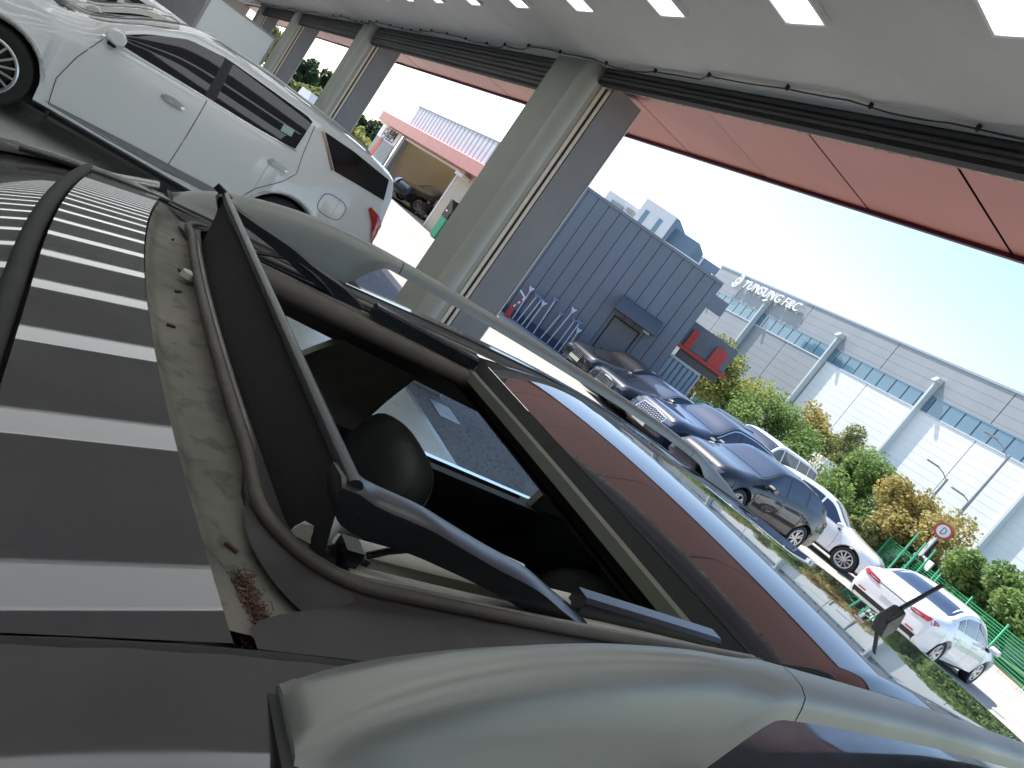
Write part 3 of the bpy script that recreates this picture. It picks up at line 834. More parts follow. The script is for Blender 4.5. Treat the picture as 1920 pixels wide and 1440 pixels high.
c.lay('grille', 'F', [(-.40,.60),(.40,.60)], [(-.40,.78),(.40,.78)], M_BLACKP, nu=5, nv=3, eps=.01)
# box truck behind the fence
t = thing('box_truck', 'white box truck parked behind the green fence under the trees', 'truck', (-27.2, 42.6, LOT_Z+.1), radians(-31))
build('cargo_box', MB().box(-2.4,2.4,-1,1,.75,2.55), P_WHITE, t, bevel=.04)
build('chassis', MB().box(-2.3,3.9,-.45,.45,.45,.74), M_BLACKP, t)
build('side_skirt', MB().box(-1.2,1.6,-.99,-.95,.35,.745), P_WHITE, t)
mb = MB().prism([(2.45,.5),(4.1,.5),(4.15,1.05),(3.95,1.25),(3.65,1.95),(2.45,1.98)], 'y', -.92, .92)
cab = build('cab', mb, P_WHITE, t, bevel=.05)
build('cab_window', MB().prism([(2.9,1.3),(3.75,1.3),(3.5,1.85),(2.9,1.85)], 'y', -.928, .928), M_GLASSB, cab)
ty, rim, disc = wheel_meshes(.36, 'ten')
for ax in (-1.5, 3.3):
    for sy in (-1,1):
        o = link('wheel', ty, None, t); o.location = (ax, sy*.82, .36); o.rotation_euler = (0,0,0 if sy > 0 else pi); link('rim', rim, None, o)
# ================================================================== THE CAR UNDER THE CAMERA (roof with the open sunroof)
CA = -0.0344                                     # its axis against the facade normal
er = Vector((sin(CA), cos(CA), 0)); el = Vector((-cos(CA), sin(CA), 0))
S0, L0 = .28, .895                               # car middle: s metres behind the camera point, l metres across
_o = er*S0 + el*L0
sub = thing('open_roof_car', 'dark crossover with an open sunroof and silver roof rails under the camera', 'car', (_o.x, _o.y, 0), pi/2 - (CA + pi))
def K(s, l, z): return (-(s-S0), -(l-L0), z)
M_GLOSS = mat('roof_gloss_black', (.013,.011,.013), .6, coat=1.0, coatr=.008, spec=.15, rvar=.05, vscale=3, coatior=2.1)
M_BODYM = mat('body_dull_brown', (.028,.023,.022), .55, var=.25, vscale=14, bump=.04, bscale=120)
M_HEADP = mat('roof_dusty_black', (.052,.050,.053), .75, coat=1.0, coatr=.012, spec=.2, rvar=.1, vscale=4, var=.15, speck=.06, spscale=120)
M_BODYD = mat('body_dark_plum', (.022,.018,.021), .5, coat=.9, coatr=.06, var=.25, vscale=5, rvar=.10, bump=.02, bscale=300)
M_CHANNEL = mat('channel_primer', (.185,.168,.138), .78, vscale=7, bump=.05, bscale=70, col2=(.10,.098,.08), speck=.35, spscale=45)
M_SEAL = mat('seal_brown', (.075,.064,.053), .6, var=.25, vscale=14, bump=.1, bscale=120)
M_SEALL = mat('seal_light', (.17,.16,.14), .5, var=.15, vscale=12)
M_DEFL = mat('deflector_cloth', (.016,.014,.015), .85, var=.2, vscale=120, bump=.2, bscale=900)
M_ARM = mat('arm_plastic', (.014,.015,.018), .27, var=.15, vscale=30)
M_CREAM = mat('track_cream', (.46,.46,.38), .5, var=.10, vscale=10)
M_GROOVE = mat('track_groove', (.10,.105,.09), .6)
M_TAN = mat('headliner_tan', (.13,.112,.092), .9, var=.08, vscale=30, bump=.12, bscale=500)
M_TRIM = mat('pillar_trim_grey', (.42,.41,.37), .8, var=.08, vscale=20, bump=.1, bscale=400)
M_OLIVE = mat('beam_olive', (.15,.155,.125), .55, var=.12, vscale=9)
M_SILVER = mat('rail_silver', (.25,.26,.245), .42, metal=.55, var=.03, vscale=3, bump=.02, bscale=500, rvar=.05)
M_LEATH = mat('seat_leather', (.022,.022,.023), .62, var=.2, vscale=18, bump=.12, bscale=260)
M_PIPING = mat('seat_piping', (.35,.35,.34), .5)
M_SIDEGL = glass_mat('side_glass_clear', (.80,.86,.84), .01)
M_DEBRIS = mat('leaf_brown', (.085,.045,.028), .9, var=.5, vscale=40)

ZC = [(-.02,1.563),(.05,1.581),(.15,1.600),(.25,1.612),(.5,1.627),(.8,1.643),(1.0,1.653),(1.2,1.664),(1.4,1.667),(1.75,1.654),(2.0,1.638),(2.2,1.627),(2.42,1.612),(2.5,1.60)]
def crown(d, s=0):
    d = abs(d); k = lerp(.030, .008, sstep(s,.45,1.05))
    if d < .6: return -k*(d/.6)**2
    return -k - .10*(d-.6) - 2.6*(d-.6)**2
def zroof(s, l): return sinterp(ZC, s) + crown(l-L0, s)
def s_w(l): return .047 + (.13*(l-.85)**2 if l > .85 else .0)          # windscreen / header joint
def s_b(l): return .165 + .17*(l-L0)**2           # header / channel joint
def s_l(l): return .240 + .14*(l-L0)**2 + 9*max(0, abs(l-L0)-.40)**2   # front lip of the opening
LN, LF = .345, 1.445                              # roof ditches

# glossy header strip
def fn(u, v):
    l = lerp(LN+.006, LF-.006, v); s = lerp(s_w(l)+.012, s_b(l)-.004, u)
    r = 0
    return K(s, l, zroof(s_b(l),l) - .17*(s_b(l)-s) - r)
build('roof_header', MB().grid(fn, 24, 40), M_HEADP, sub, smooth=60, fix=False)
# windscreen
def fn(u, v):
    l = lerp(.23, 1.50, v); s = s_w(l) - .010 - u*.78; q = s_w(l)-s
    return K(s, l, zroof(s_w(l), l) - .010 - .30*q - .22*q*q - .05*u*(2*v-1)**2)
build('windscreen', MB().grid(fn, 20, 30), M_HEADP, sub, smooth=60, fix=False)
for sg in (-1, 1):
    def fn(u, v, sg=sg):
        l0 = 1.50 if sg > 0 else .29; l1 = 1.655 if sg > 0 else .135
        q = u*.90-.12; sx = s_w(1.5 if sg > 0 else .3) - .010
        za = zroof(sx, l0) - .014 - .30*q - .22*abs(q)*q - .05*u; l = lerp(l0 if sg > 0 else .245, l1, v)
        return K(sx - q, l, za + .012*sin(pi*v) - .075*v*v)
    build('pillar_cover', MB().grid(fn, 14, 8), M_BODYD, sub, smooth=60, fix=False)
build('windscreen_seal', MB().tube([K(s_w(l), l, zroof(s_w(l),l)-.008) for l in [lerp(.30,1.49,i/30) for i in range(31)]], .011, 8), M_RUBBER, sub, smooth=60)
# bare channel in front of the opening
def fn(u, v):
    l = lerp(LN+.022, LF-.022, v); s = lerp(s_b(l), s_l(l)+.004, u)
    return K(s, l, zroof(s,l) - .006 - .014*sstep(u,0,.25) + .010*sstep(u,.75,1))
chn = build('front_channel', MB().grid(fn, 14, 40), M_CHANNEL, sub, smooth=60, fix=False)
build('channel_bolt', MB().lathe([(.001,.008),(.009,.008),(.011,.0)], 10, 'z', K(.222,1.0,zroof(.222,1.0)-.012)), M_CREAM, chn, smooth=40)
# painted flange between channel and lip, broad in the corners, and the pan below it
for sg in (-1, 1):
    def fn(u, v, sg=sg):
        d = lerp(.532, .26, v); l = L0 + sg*d
        a = lerp(.42, 1.0, sstep(v,.15,1)); s0 = lerp(s_b(l), s_l(l)+.004, a); s1 = max(s_l(l)+.006, lerp(.40,.25,sstep(v,.10,.45)))
        q = lerp(s0, s1, u)
        return K(q, l, zroof(q,l) - .0125 + .006*sstep(u,0,.5))
    build('corner_flange', MB().grid(fn, 12, 24), M_BODYM, chn, smooth=60, fix=False)
    build('corner_pan', MB().grid(lambda u, v, sg=sg: K(lerp(.12,.42,u), L0+sg*lerp(.54,.44,v), zroof(.25,L0+sg*.5)-.028), 4, 4), M_BODYM, chn, fix=False)
# lips round the opening
def oppath(off, n=18, send=.905):
    lf, ln = 1.365-off, .425+off; R = .095-off*.5; s1 = .245+R
    P = [(lerp(send, s1, i/n), lf) for i in range(n+1)]
    P += [(s1 - R*sin(a), lf - R + R*cos(a)) for a in [pi/2*i/10 for i in range(1, 11)]]
    for i in range(1, 24):
        l = lerp(lf-R, ln+R, i/24); q = 1-(2*i/24-1)**2
        P.append((lerp(s1-R, s_l(l)-.010+off*.9, sstep(q,0,.5)), l))
    P += [(s1 - R*cos(a), ln + R - R*sin(a)) for a in [pi/2*i/10 for i in range(0, 11)]]
    P += [(lerp(s1, send, i/n), ln) for i in range(1, n+1)]
    return P
for off, r, dz, m, nm in ((0,.0065,-.004,M_SEAL,'outer_lip'),(.0105,.0055,-.008,M_SEALL,'inner_lip'),(.021,.004,-.016,M_RUBBER,'rubber_lip')):
    build(nm, MB().tube([K(s,l,zroof(s,l)+dz) for s,l in oppath(off)], r, 8), m, sub, smooth=60)
# dark strips beside the opening, between lip and ditch
for a, b, nm in ((LN+.005,.428,'roof_side_strip'),(1.362,LF-.005,'roof_side_strip')):
    def fn(u, v, a=a, b=b):
        l = lerp(a,b,v); s = lerp(s_b(l)+.012+.10*sstep(abs(l-L0),.53,.48), 2.45, u)
        inner = v if b < 1 else 1-v
        return K(s, l, zroof(s,l) - .002 - .005*sstep(inner,.5,.95))
    build(nm, MB().grid(fn, 40, 10), M_BODYM, sub, smooth=60, fix=False)
# outer roof sides down to the window tops, and the ditches
def side_z(s, d):
    return sinterp(ZC, s) + crown(d, s)
for sg in (-1, 1):
    def fn(u, v, sg=sg):
        d = lerp(.552, .735, v); s = lerp(-.02 - .25*v, 2.46, u)
        return K(s, L0+sg*d, max(side_z(max(s,-.02), d) - (.38*max(0,-.02-s)), .0))
    build('cant_panel', MB().grid(fn, 44, 12), M_BODYD, sub, smooth=60, fix=False)
    build('roof_ditch', MB().tube([K(s, L0+sg*.5505, side_z(s,.5505)-.003) for s in [lerp(.0,2.45,i/40) for i in range(41)]], .0045, 6), M_RUBBER, sub, smooth=60)
# slid-back glass panel: front edge low, arched
_KN = [(.8,.165),(.85,.17),(.95,.182),(1.05,.178),(1.10,.150),(1.15,.107),(1.20,.055),(1.25,.016),(1.32,-.014),(1.4,-.036),(1.55,-.049),(1.75,-.068),(1.95,-.070),(2.2,-.059),(2.45,-.06),(2.55,-.2)]
def zg(s):
    z = 1.655; x = 1.0; st = .005 if s > 1.0 else -.005
    while abs(s-x) > 1e-6:
        h = st if abs(s-x) > abs(st) else s-x
        z += h*interp(_KN, x+h/2); x += h
    return z
ZG = [(.84+i*.02, zg(.84+i*.02)) for i in range(85)]
def zgl(s, l): return sinterp(ZG, s) - .012*((l-L0)/.46)**2
def fn(u, v):
    l = lerp(.405, 1.385, v); s = lerp(.900, 2.33, u) + .05*((l-L0)/.49)**2*(1-u)*.6
    e = max(0,(abs(2*v-1)-.965)/.035); e2 = max(0,(.004-u)/.004)
    return K(s, l, zgl(s,l) - .008*e*e)
glp = build('glass_panel', MB().grid(fn, 90, 60), M_GLOSS, sub, smooth=60, fix=False)
def fn(u, v):
    l = lerp(.405, 1.385, v); s0 = .900+.05*((l-L0)/.49)**2*.6
    return K(lerp(s0, s0-.014, u), l, lerp(zgl(s0,l)-.001, zgl(s0,l)-.030, u))
build('panel_front_seal', MB().grid(fn, 6, 40), M_RUBBER, glp, smooth=60, fix=False)
for sg in (-1, 1):
    def fn(u, v, sg=sg):
        s = lerp(.92, 2.33, u); l = L0 + sg*.49
        return K(s, l + sg*.002*v, lerp(zgl(s,l)-.008, zroof(s,l)-.03, v))
    build('panel_side_seal', MB().grid(fn, 30, 2), M_RUBBER, glp, smooth=60, fix=False)
def fn(u, v):
    l = lerp(LN+.005, LF-.005, v); s = lerp(2.335, 2.50, u)
    return K(s, l, zgl(s,l) - .003)
build('roof_rear', MB().grid(fn, 8, 30), M_GLOSS, sub, smooth=60, fix=False)
build('cross_beam', MB().sweep([K(.866+.05*((l-L0)/.49)**2*.6, l, 1.606-.012*((l-L0)/.46)**2) for l in [lerp(.44,1.35,i/20) for i in range(21)]], [(-.014,-.010),(.014,-.010),(.017,.0),(.010,.010),(-.012,.010)]), M_OLIVE, sub, smooth=40)
build('sunshade_slot', MB().box(*sorted((K(1.5,0,0)[0], K(.91,0,0)[0])), *sorted((K(0,.46,0)[1], K(0,1.33,0)[1])), 1.56, 1.58), M_DARKIN, sub)
# wind deflector
def fn(u, v):
    l = lerp(.452, 1.338, v); b = 0
    s = lerp(s_l(l)+.016, .277-b, sstep(u,0,1)); z = lerp(1.566, 1.660, u)
    return K(s, l, z)
df = build('wind_deflector', MB().grid(fn, 12, 30), M_DEFL, sub, smooth=60, fix=False)
build('deflector_bar', MB().tube([K(.280, lerp(.450,1.340,v), 1.661) for v in [i/24 for i in range(25)]], [.0075]*25, 10), M_ARM, df, smooth=60)
build('deflector_tip', MB().bar(K(.262,1.348,1.668), K(.292,1.340,1.659), .012, .012), M_ARM, df)
def arm(name, l, top, th, w=.014):  # swept lever
    pts = top; A = []
    mb = MB(); n = len(pts)
    prof = []
    P = []
    T1 = [(a, b) for a, b, _ in pts]; T2 = [(a, b) for a, _, b in pts]; n = 40
    for i in range(n+1):
        s = lerp(pts[0][0], pts[-1][0], i/n); z = sinterp(T1, s); h = sinterp(T2, s)
        P.append(K(s, l, z)); prof.append([(-w/2,-h),(w/2,-h),(w/2,-.004),(w*.2,0),(-w/2,-.002)])
    mb.sweep(P, prof)
    return build(name, mb, M_ARM, df, smooth=30)
arm('deflector_arm', .462, [(.268,1.664,.008),(.282,1.664,.030),(.304,1.659,.033),(.362,1.655,.031),(.405,1.648,.028),(.448,1.641,.026),(.514,1.632,.028),(.565,1.618,.024),(.600,1.609,.016),(.618,1.604,.008)], 0, .034)
arm('deflector_arm', 1.328, [(.270,1.664,.012),(.292,1.660,.030),(.334,1.654,.020),(.411,1.648,.026),(.476,1.636,.030),(.537,1.630,.030),(.571,1.622,.020),(.60,1.612,.010)], 0, .024)
# tracks along both sides of the opening
for sg, ll, mt, mg in ((1, .452, M_CREAM, M_GROOVE), (-1, 1.338, M_SEALL, M_SEAL)):
    tr = None
    for k, (off, wd, z, h, m, nm) in enumerate(((.010,.018,1.577,.012,mt,'track'),(.028,.010,1.570,.008,mg,'track_groove'),(.046,.020,1.580,.016,mt,'track'),(.066,.010,1.566,.008,mg,'track_groove'),(.088,.030,1.572,.010,mt,'track'))):
        if sg > 0 and k > 2: continue
        la = ll + sg*off*(.9 if sg > 0 else .42)
        if sg < 0: wd *= .5
        o = build(nm, MB().sweep([K(s, la, z + .030*sstep(s,.25,.95)) for s in [lerp(.300+.03*(k<1),.90,i/14) for i in range(15)]], [(-wd/2,-h),(wd/2,-h),(wd/2,h*.3),(wd*.3,h*.5),(-wd/2,h*.5)]), m, sub, smooth=40)
    build('slide_block', MB().sweep([K(s, ll+sg*.030, (1.612 if sg > 0 else 1.622)+.006*sstep(s,.5,.95)) for s in [lerp(.615,.885,i/12) for i in range(13)]], [(-.011,-.018),(.011,-.018),(.012,.004),(.008,.009),(-.009,.009),(-.012,.004)]), M_ARM, sub, smooth=40)
    build('track_clip', MB().box(*sorted((K(.318,0,0)[0],K(.336,0,0)[0])), *sorted((K(0,ll+sg*.012,0)[1],K(0,ll+sg*.034,0)[1])), 1.565, 1.600), M_ARM, sub)
    build('deflector_spring', MB().tube([K(lerp(.345,.56,i/12), ll+sg*(.022+.004*sin(i)), 1.594+.030*sin(pi*min(1,i/12*1.05))) for i in range(13)], .0035, 6), M_ARM, sub, smooth=60)
    # rolled headliner edge and the headliner outside of it
    build('headliner_edge', MB().tube([K(s, ll+.075 if sg > 0 else 1.292, (1.535 if sg > 0 else 1.572)+.014*sstep(s,.3,.9)) for s in [lerp(.30,0.90,i/14) for i in range(15)]], .024 if sg > 0 else .021, 10), M_TAN, sub, smooth=60)
build('track_hook', MB().bar(K(.332,.470,1.592), K(.352,.478,1.585), .006, .006), M_ARM, sub)
build('near_cover', MB().tube([K(.285,.470,1.592),K(.325,.53,1.588),(K(.40,.57,1.580)),K(.50,.585,1.575),K(.62,.58,1.57)], [.016,.016,.014,.012,.010], 8), M_CREAM, sub, smooth=60)
build('motor_cover', MB().lathe([(.001,.03),(.020,.026),(.030,.010),(.032,-.03)], 14, 'z', K(.296,.475,1.565)), M_ARM, sub, smooth=60)
build('headliner_front', MB().grid(lambda u, v: K(lerp(.27,.02,u), lerp(.30,1.49,v), lerp(1.552,1.50,u)), 4, 12), M_TAN, sub, smooth=60, fix=False)
for sg in (-1, 1):
    d0 = .42 if sg > 0 else .40
    def fn(u, v, sg=sg, d0=d0):
        d = lerp(d0, .690, v); s = lerp(.10, 2.35, u)
        return K(s, L0+sg*d, lerp(1.558, 1.472, sstep(v,.10,1)) - .02*sstep(v,.8,1))
    build('headliner_side', MB().grid(fn, 24, 10), M_TAN, sub, smooth=60, fix=False)
build('headliner_rear', MB().grid(lambda u, v: K(lerp(.92,2.35,u), lerp(.32,1.47,v), 1.545), 4, 8), M_TAN, sub, smooth=60, fix=False)

# roof rails
RT = [(.236,1.588),(.262,1.612),(.30,1.635),(.375,1.666),(.47,1.690),(.57,1.704),(.69,1.710),(.85,1.714),(1.07,1.717),(1.35,1.715),(1.6,1.711),(1.86,1.697),(2.02,1.676),(2.14,1.652),(2.27,1.618)]
def rail_bot(s, l):
    rf = zroof(s, l) - .004
    top = sinterp(RT, s)
    gap = top - .028
    k = sstep(s, .585, .665)*(1 - sstep(s, 1.93, 2.02))
    return min(lerp(rf, gap, k), top-.006)
for sg in (-1, 1):
    lc = L0 + sg*.6
    def rail(s0, s1, n, name, par):
        mb = MB(); rings = []
        for i in range(n+1):
            s = lerp(s0, s1, i/n); t = sinterp(RT, s); b = rail_bot(s, lc); h = t-b
            fl = .018*(1-sstep(s,.35,.75)) + .018*sstep(s,1.9,2.1)
            wt, wm, wb = .013, .024+fl*.3, .026+fl
            rings.append([(lc-wb, b),(lc-wm, b+h*.45),(lc-wm*.86, b+h*.78),(lc-wt*.9, t-h*.04),(lc, t),(lc+wt*.9, t-h*.04),(lc+wm*.86, b+h*.78),(lc+wm, b+h*.45),(lc+wb, b)])
        m = 9
        for i, R in enumerate(rings):
            s = lerp(s0, s1, i/n)
            mb.v += [K(s, l, z) for l, z in R]
        for i in range(n):
            for j in range(m): mb.f.append((i*m+j, i*m+(j+1)%m, (i+1)*m+(j+1)%m, (i+1)*m+j))
        mb.f.append(tuple(range(m))); mb.f.append(tuple(n*m+j for j in range(m)))
        return build(name, mb, M_SILVER, par, smooth=50)
    bar = rail(.694, 1.88, 30, 'roof_rail', sub)
    rail(.236, .6915, 40, 'rail_foot', bar)
    rail(1.8825, 2.27, 20, 'rail_foot', bar)
    build('rail_gasket', MB().sweep([K(s, lc, zroof(s,lc)) for s in [lerp(.229,.64,i/12) for i in range(13)]], [(-.052,-.004),(-.049,.002),(.049,.002),(.052,-.004)]), M_RUBBER, bar, smooth=40)
# antenna
ab = build('antenna_base', MB().prism([(-.060,-.010),(.050,-.010),(.035,.030),(-.005,.074),(-.024,.076),(-.045,.030)], 'y', -.020, .020), M_ARM, sub, smooth=35, bevel=.008)
ab.location = K(2.335, L0, 1.608)
mpts = [K(lerp(2.352,2.466,i/30), L0, lerp(1.682,1.806,i/30)) for i in range(31)]
build('antenna_mast', MB().tube(mpts, [.0072 + .0011*(i % 2) - .001*i/30 for i in range(31)], 8), M_ARM, sub, smooth=40)

# ---- sides: pillars, glass, doors
def sp(s, t, sg, inn=0.0):
    """t 0 at the belt, 1 at the window top"""
    d = lerp(.862, .705, t) - inn + .012*sin(pi*t)
    return K(s, L0+sg*d, lerp(1.195, 1.475, t))
for sg in (-1, 1):
    def panel(name, a0, a1, b0, b1, m, inn=0.0, th=.03):
        """quad on the side: bottom s range a0..a1, top s range b0..b1"""
        mb = MB()
        n = 8
        for k, o in enumerate((inn, inn+th)):
            for i in range(n+1):
                t = i/n
                mb.v.append(sp(lerp(a0,b0,t), t, sg, o)); mb.v.append(sp(lerp(a1,b1,t), t, sg, o))
        N = 2*(n+1)
        if th == 0: mb.v = mb.v[:N]
        for i in range(n):
            a = 2*i
            if th == 0: mb.f.append((a,a+1,a+3,a+2)); continue
            mb.f += [(a,a+1,a+3,a+2),(N+a,N+a+2,N+a+3,N+a+1),(a,a+2,N+a+2,N+a),(a+1,N+a+1,N+a+3,a+3)]
        return build(name, mb, m, sub, smooth=40)
    panel('a_pillar', -.78,-.62, .02,.12, M_BODYD)
    panel('b_pillar', .70,.86, .74,.84, M_BLACKP)
    panel('b_pillar_trim', .60,.95, .705,.925, M_TRIM, .032, .03)
    panel('c_pillar', 1.72,1.95, 1.66,1.84, M_BODYD)
    panel('c_pillar_trim', 1.66,2.0, 1.60,1.9, M_TRIM, .032, .03)
    panel('d_pillar', 2.28,2.50, 2.10,2.44, M_BODYD)
    panel('front_door_glass', -.60,.70, .12,.74, M_SIDEGL, .004, .0)
    panel('rear_door_glass', .86,1.72, .84,1.66, M_SIDEGL, .004, .0)
    panel('quarter_glass', 1.95,2.28, 1.84,2.10, M_GLASS, .004, .005)
    build('belt_trim', MB().sweep([K(s, L0+sg*.855, 1.205) for s in (-.7,.0,.8,1.6,2.3)], [(-.012,-.01),(.012,-.01),(.012,.012),(-.012,.012)]), M_CHROME, sub)
    build('window_top_trim', MB().sweep([K(s, L0+sg*.722, 1.478-.0*s) for s in (.12,.5,1.0,1.6,2.1)], [(-.012,-.008),(.012,-.008),(.012,.008),(-.012,.008)]), M_CHROME, sub)
    build('door_card', MB().sweep([K(s, L0+sg*.775, .90) for s in (-.55,.1,.8,1.5,2.0)], [(-.05,-.55),(.05,-.55),(.05,.28),(.03,.325),(-.05,.31)]), M_LEATH, sub, smooth=40)
# lower body (hood, flanks, tail) with an open cabin
LB = dict(L=4.5, W=1.84, r=.36, axf=1.40, axr=-1.32, zb=.25, tumble=.3,
    top=[(-2.25,.6),(-2.24,1.05),(-2.15,1.20),(-1.5,1.205),(.8,1.205),(1.05,1.13),(1.4,1.07),(2.0,.95),(2.18,.80),(2.25,.5)],
    belt=[(-2.25,.55),(-2.2,1.10),(-1.5,1.185),(.8,1.185),(1.05,1.06),(1.7,.93),(2.1,.72),(2.25,.45)])
class Lower(Car):
    def __init__(s): s.t = sub; s.P = LB; s.pnt = M_BODYD; s.glass = M_GLASS; s.shell()
lo = Lower()
me = lo.body.data; bm = bmesh.new(); bm.from_mesh(me)
kill = [f for f in bm.faces if f.calc_center_median().z > 1.17 and -2.10 < f.calc_center_median().x < .86 and abs(f.calc_center_median().y) < .80]
bmesh.ops.delete(bm, geom=kill, context='FACES'); bm.to_mesh(me); bm.free()
lo.wheels('five', M_ALLOY)
nose(lo)
for vw in ('L','R'):
    lo.seams(vw, [[(.72,.36),(.75,.7),(.70,1.15)], [(-.46,.36),(-.46,.8),(-.46,1.15)], [(-1.05,.6),(-1.2,.8),(-1.42,1.15)]])
    for hx in (-.26,-1.22): lo.handle(hx, 1.02, M_BODYD, vw, .2)
lo.mirror(.74, 1.20, M_BODYD)
build('tailgate', MB().grid(lambda u, v: K(lerp(2.50,2.56,u) , lerp(.20,1.59,v), lerp(1.60,1.18,u) - .06*(2*v-1)**2*(1-u)), 6, 10), M_GLOSS, sub, smooth=60, fix=False)
build('cabin_floor', MB().box(-2.0,.8,-.74,.74,.30,.36), M_DARKIN, sub)
build('dashboard', MB().prism([(.55,.6),(1.0,.6),(1.0,1.12),(.62,1.10),(.52,.95)], 'y', -.72, .72), M_BLACKP, sub, bevel=.03)
# seats
def rbox(mb, c, hx, hy, hz, tilt=0.0, n=10, p=3.2):
    """superellipsoid cushion"""
    def fn(u, v):
        a = -pi/2 + pi*u; b = 2*pi*v
        def sg(x, e): return math.copysign(abs(x)**(2/e), x)
        x = hx*sg(cos(a),p)*sg(cos(b),p); y = hy*sg(cos(a),p)*sg(sin(b),p); z = hz*sg(sin(a),p)
        X = x*cos(tilt) - z*sin(tilt); Z = x*sin(tilt) + z*cos(tilt)
        return (c[0]+X, c[1]+y, c[2]+Z)
    return mb.grid(fn, n, 2*n)
for l in (.53, 1.235):
    seat = build('front_seat', rbox(MB(), K(.66,l,.93), .085, .25, .36, .22, 12), M_LEATH, sub, smooth=70)
    build('seat_cushion', rbox(MB(), K(.40,l,.60), .28, .25, .10, .1, 10), M_LEATH, seat, smooth=70)
    hr = build('headrest', rbox(MB(), K(.800,l,1.325), .058, .145, .108, .16, 14, 3.4), M_LEATH, seat, smooth=70)
    build('headrest_piping', MB().tube([tuple(Vector(K(.838,l,1.333)) + Vector((-.012*abs(cos(a)), .124*math.copysign(abs(cos(a))**.62,cos(a)), .090*math.copysign(abs(sin(a))**.62,sin(a))))) for a in [2*pi*i/32 for i in range(32)]], .0025, 6, closed=True), M_PIPING, hr, smooth=60)
    for q in (-.05,.05): build('headrest_post', MB().tube([K(.775,l+q,1.18), K(.79,l+q,1.30)], .006, 6), M_CHROME, hr)
build('rear_seat_back', rbox(MB(), K(1.68,L0,.92), .09, .64, .36, .3, 12), M_LEATH, sub, smooth=70)
build('rear_seat_cushion', rbox(MB(), K(1.42,L0,.60), .28, .64, .10, .1, 10), M_LEATH, sub, smooth=70)
for l in (.5, L0, 1.29): build('headrest', rbox(MB(), K(1.80,l,1.27), .05, .12, .075, .2, 10, 2.7), M_LEATH, sub, smooth=70)

# clump of dried leaves in the channel corner: a thing of its own
mb = MB(); random.seed(11)
def debris_at():
    # a ragged triangle: point up the channel, broad end in the corner
    while True:
        a, b = random.random(), random.random()
        if b < .25 + .75*a: break
    s = .226 + .030*b + random.gauss(0,.0025); l = .432 - .062*a + random.gauss(0,.003)
    return s, l
for i in range(1500):
    s, l = debris_at()
    z = zroof(s,l) - .0175 + abs(random.gauss(0,.0022)); a = random.uniform(0,2*pi)
    ln = random.uniform(.0008,.0030)*(1 if i % 14 else 2.6); wd = random.uniform(.0004,.0011)
    p = er*s + el*l; d = Vector((cos(a),sin(a),random.uniform(-.35,.35)))*ln
    mb.bar(tuple(p+Vector((0,0,z))-d/2), tuple(p+Vector((0,0,z))+d/2), wd, wd*.6)
for i in range(26):                                  # a few curled leaf flakes
    s, l = debris_at(); p = er*s + el*l; z = zroof(s,l)-.014; a = random.uniform(0,2*pi); r = random.uniform(.002,.005)
    u = Vector((cos(a),sin(a),random.uniform(-.5,.5)))*r; w_ = Vector((-sin(a),cos(a),random.uniform(-.5,.5)))*r*.6
    c = p+Vector((0,0,z)); mb.add([c-u, c-w_, c+u+Vector((0,0,.001)), c+w_], [(0,1,2,3)])
tag(build('leaf_debris', mb, M_DEBRIS), 'clump of brown dried leaf litter in the corner of the roof channel', 'leaf litter')
random.seed(5)
for i in range(5):
    l = random.uniform(.45,1.25); s = lerp(s_b(l), s_l(l), random.uniform(.3,.7)); p = er*s + el*l
    a = random.uniform(0,pi); d = Vector((cos(a),sin(a),0))*random.uniform(.003,.006)
    z = zroof(s,l)-.0185
    tag(build('leaf_crumb', MB().bar(tuple(p+Vector((0,0,z))-d), tuple(p+Vector((0,0,z))+d), .003, .003), M_DEBRIS),
        'tiny dark crumb of dirt on the pale roof channel', 'crumb', 'crumbs on the roof channel')
# ================================================================== OUTSIDE
def pol(az, d, z=0.0):
    a = radians(az); return Vector((d*sin(a), d*cos(a), z))
def el_z(el, d): return CAM_H + d*tan(radians(el))
M_TANW = mat('shed_wall_tan', (.60,.50,.35), .85, var=.05, vscale=1)
M_CREAMW = mat('shed_wall_cream', (.58,.53,.42), .85, var=.06, vscale=1)
M_AWNLIT = mat('shed_awning', (.62,.27,.23), .5, var=.05, vscale=2)  # canopy red lightened, strong sunlight is put into the colour
M_PALE = mat('cladding_pale', (.62,.66,.68), .5, var=.03, vscale=2)
M_NAVYW = mat('cladding_navy', (.15,.17,.205), .5, var=.06, vscale=.8, stretch=(1,1,.25))
M_NAVYD = mat('cladding_gap', (.02,.025,.035), .7)
M_RED = mat('sign_red', (.55,.055,.04), .45, var=.05, vscale=4)
M_CONT = mat('container_blue', (.33,.41,.46), .55, var=.1, vscale=2)
M_GREEN = mat('fence_green', (.10,.48,.28), .5, var=.08, vscale=6)
M_GREENM = mat('fence_mesh', (.04,.36,.15), .55)
M_BLUEH = mat('pole_head_blue', (.16,.24,.38), .5)
M_POLEW = mat('pole_white', (.60,.63,.68), .4, var=.05, vscale=10)
M_WINB = mat('window_blue', (.10,.19,.26), .12, coat=1.0, spec=.6)
M_SIGNW = mat('sign_white', (.78,.77,.76), .5)
M_TEXTD = mat('sign_text_dark', (.03,.03,.035), .5)
M_LETTER = mat('letter_white', (.80,.81,.82), .45)
M_TRUNK = mat('bark', (.10,.08,.06), .9, var=.3, vscale=12, bump=.5, bscale=30)
M_SKIN = mat('skin', (.36,.20,.14), .55, var=.08, vscale=20)
M_SHIRT = mat('shirt_dark', (.022,.024,.032), .85, var=.15, vscale=15)
M_TROUS = mat('trousers_grey', (.13,.13,.14), .85, var=.15, vscale=15)
M_HAIR = mat('hair_black', (.010,.009,.009), .6)
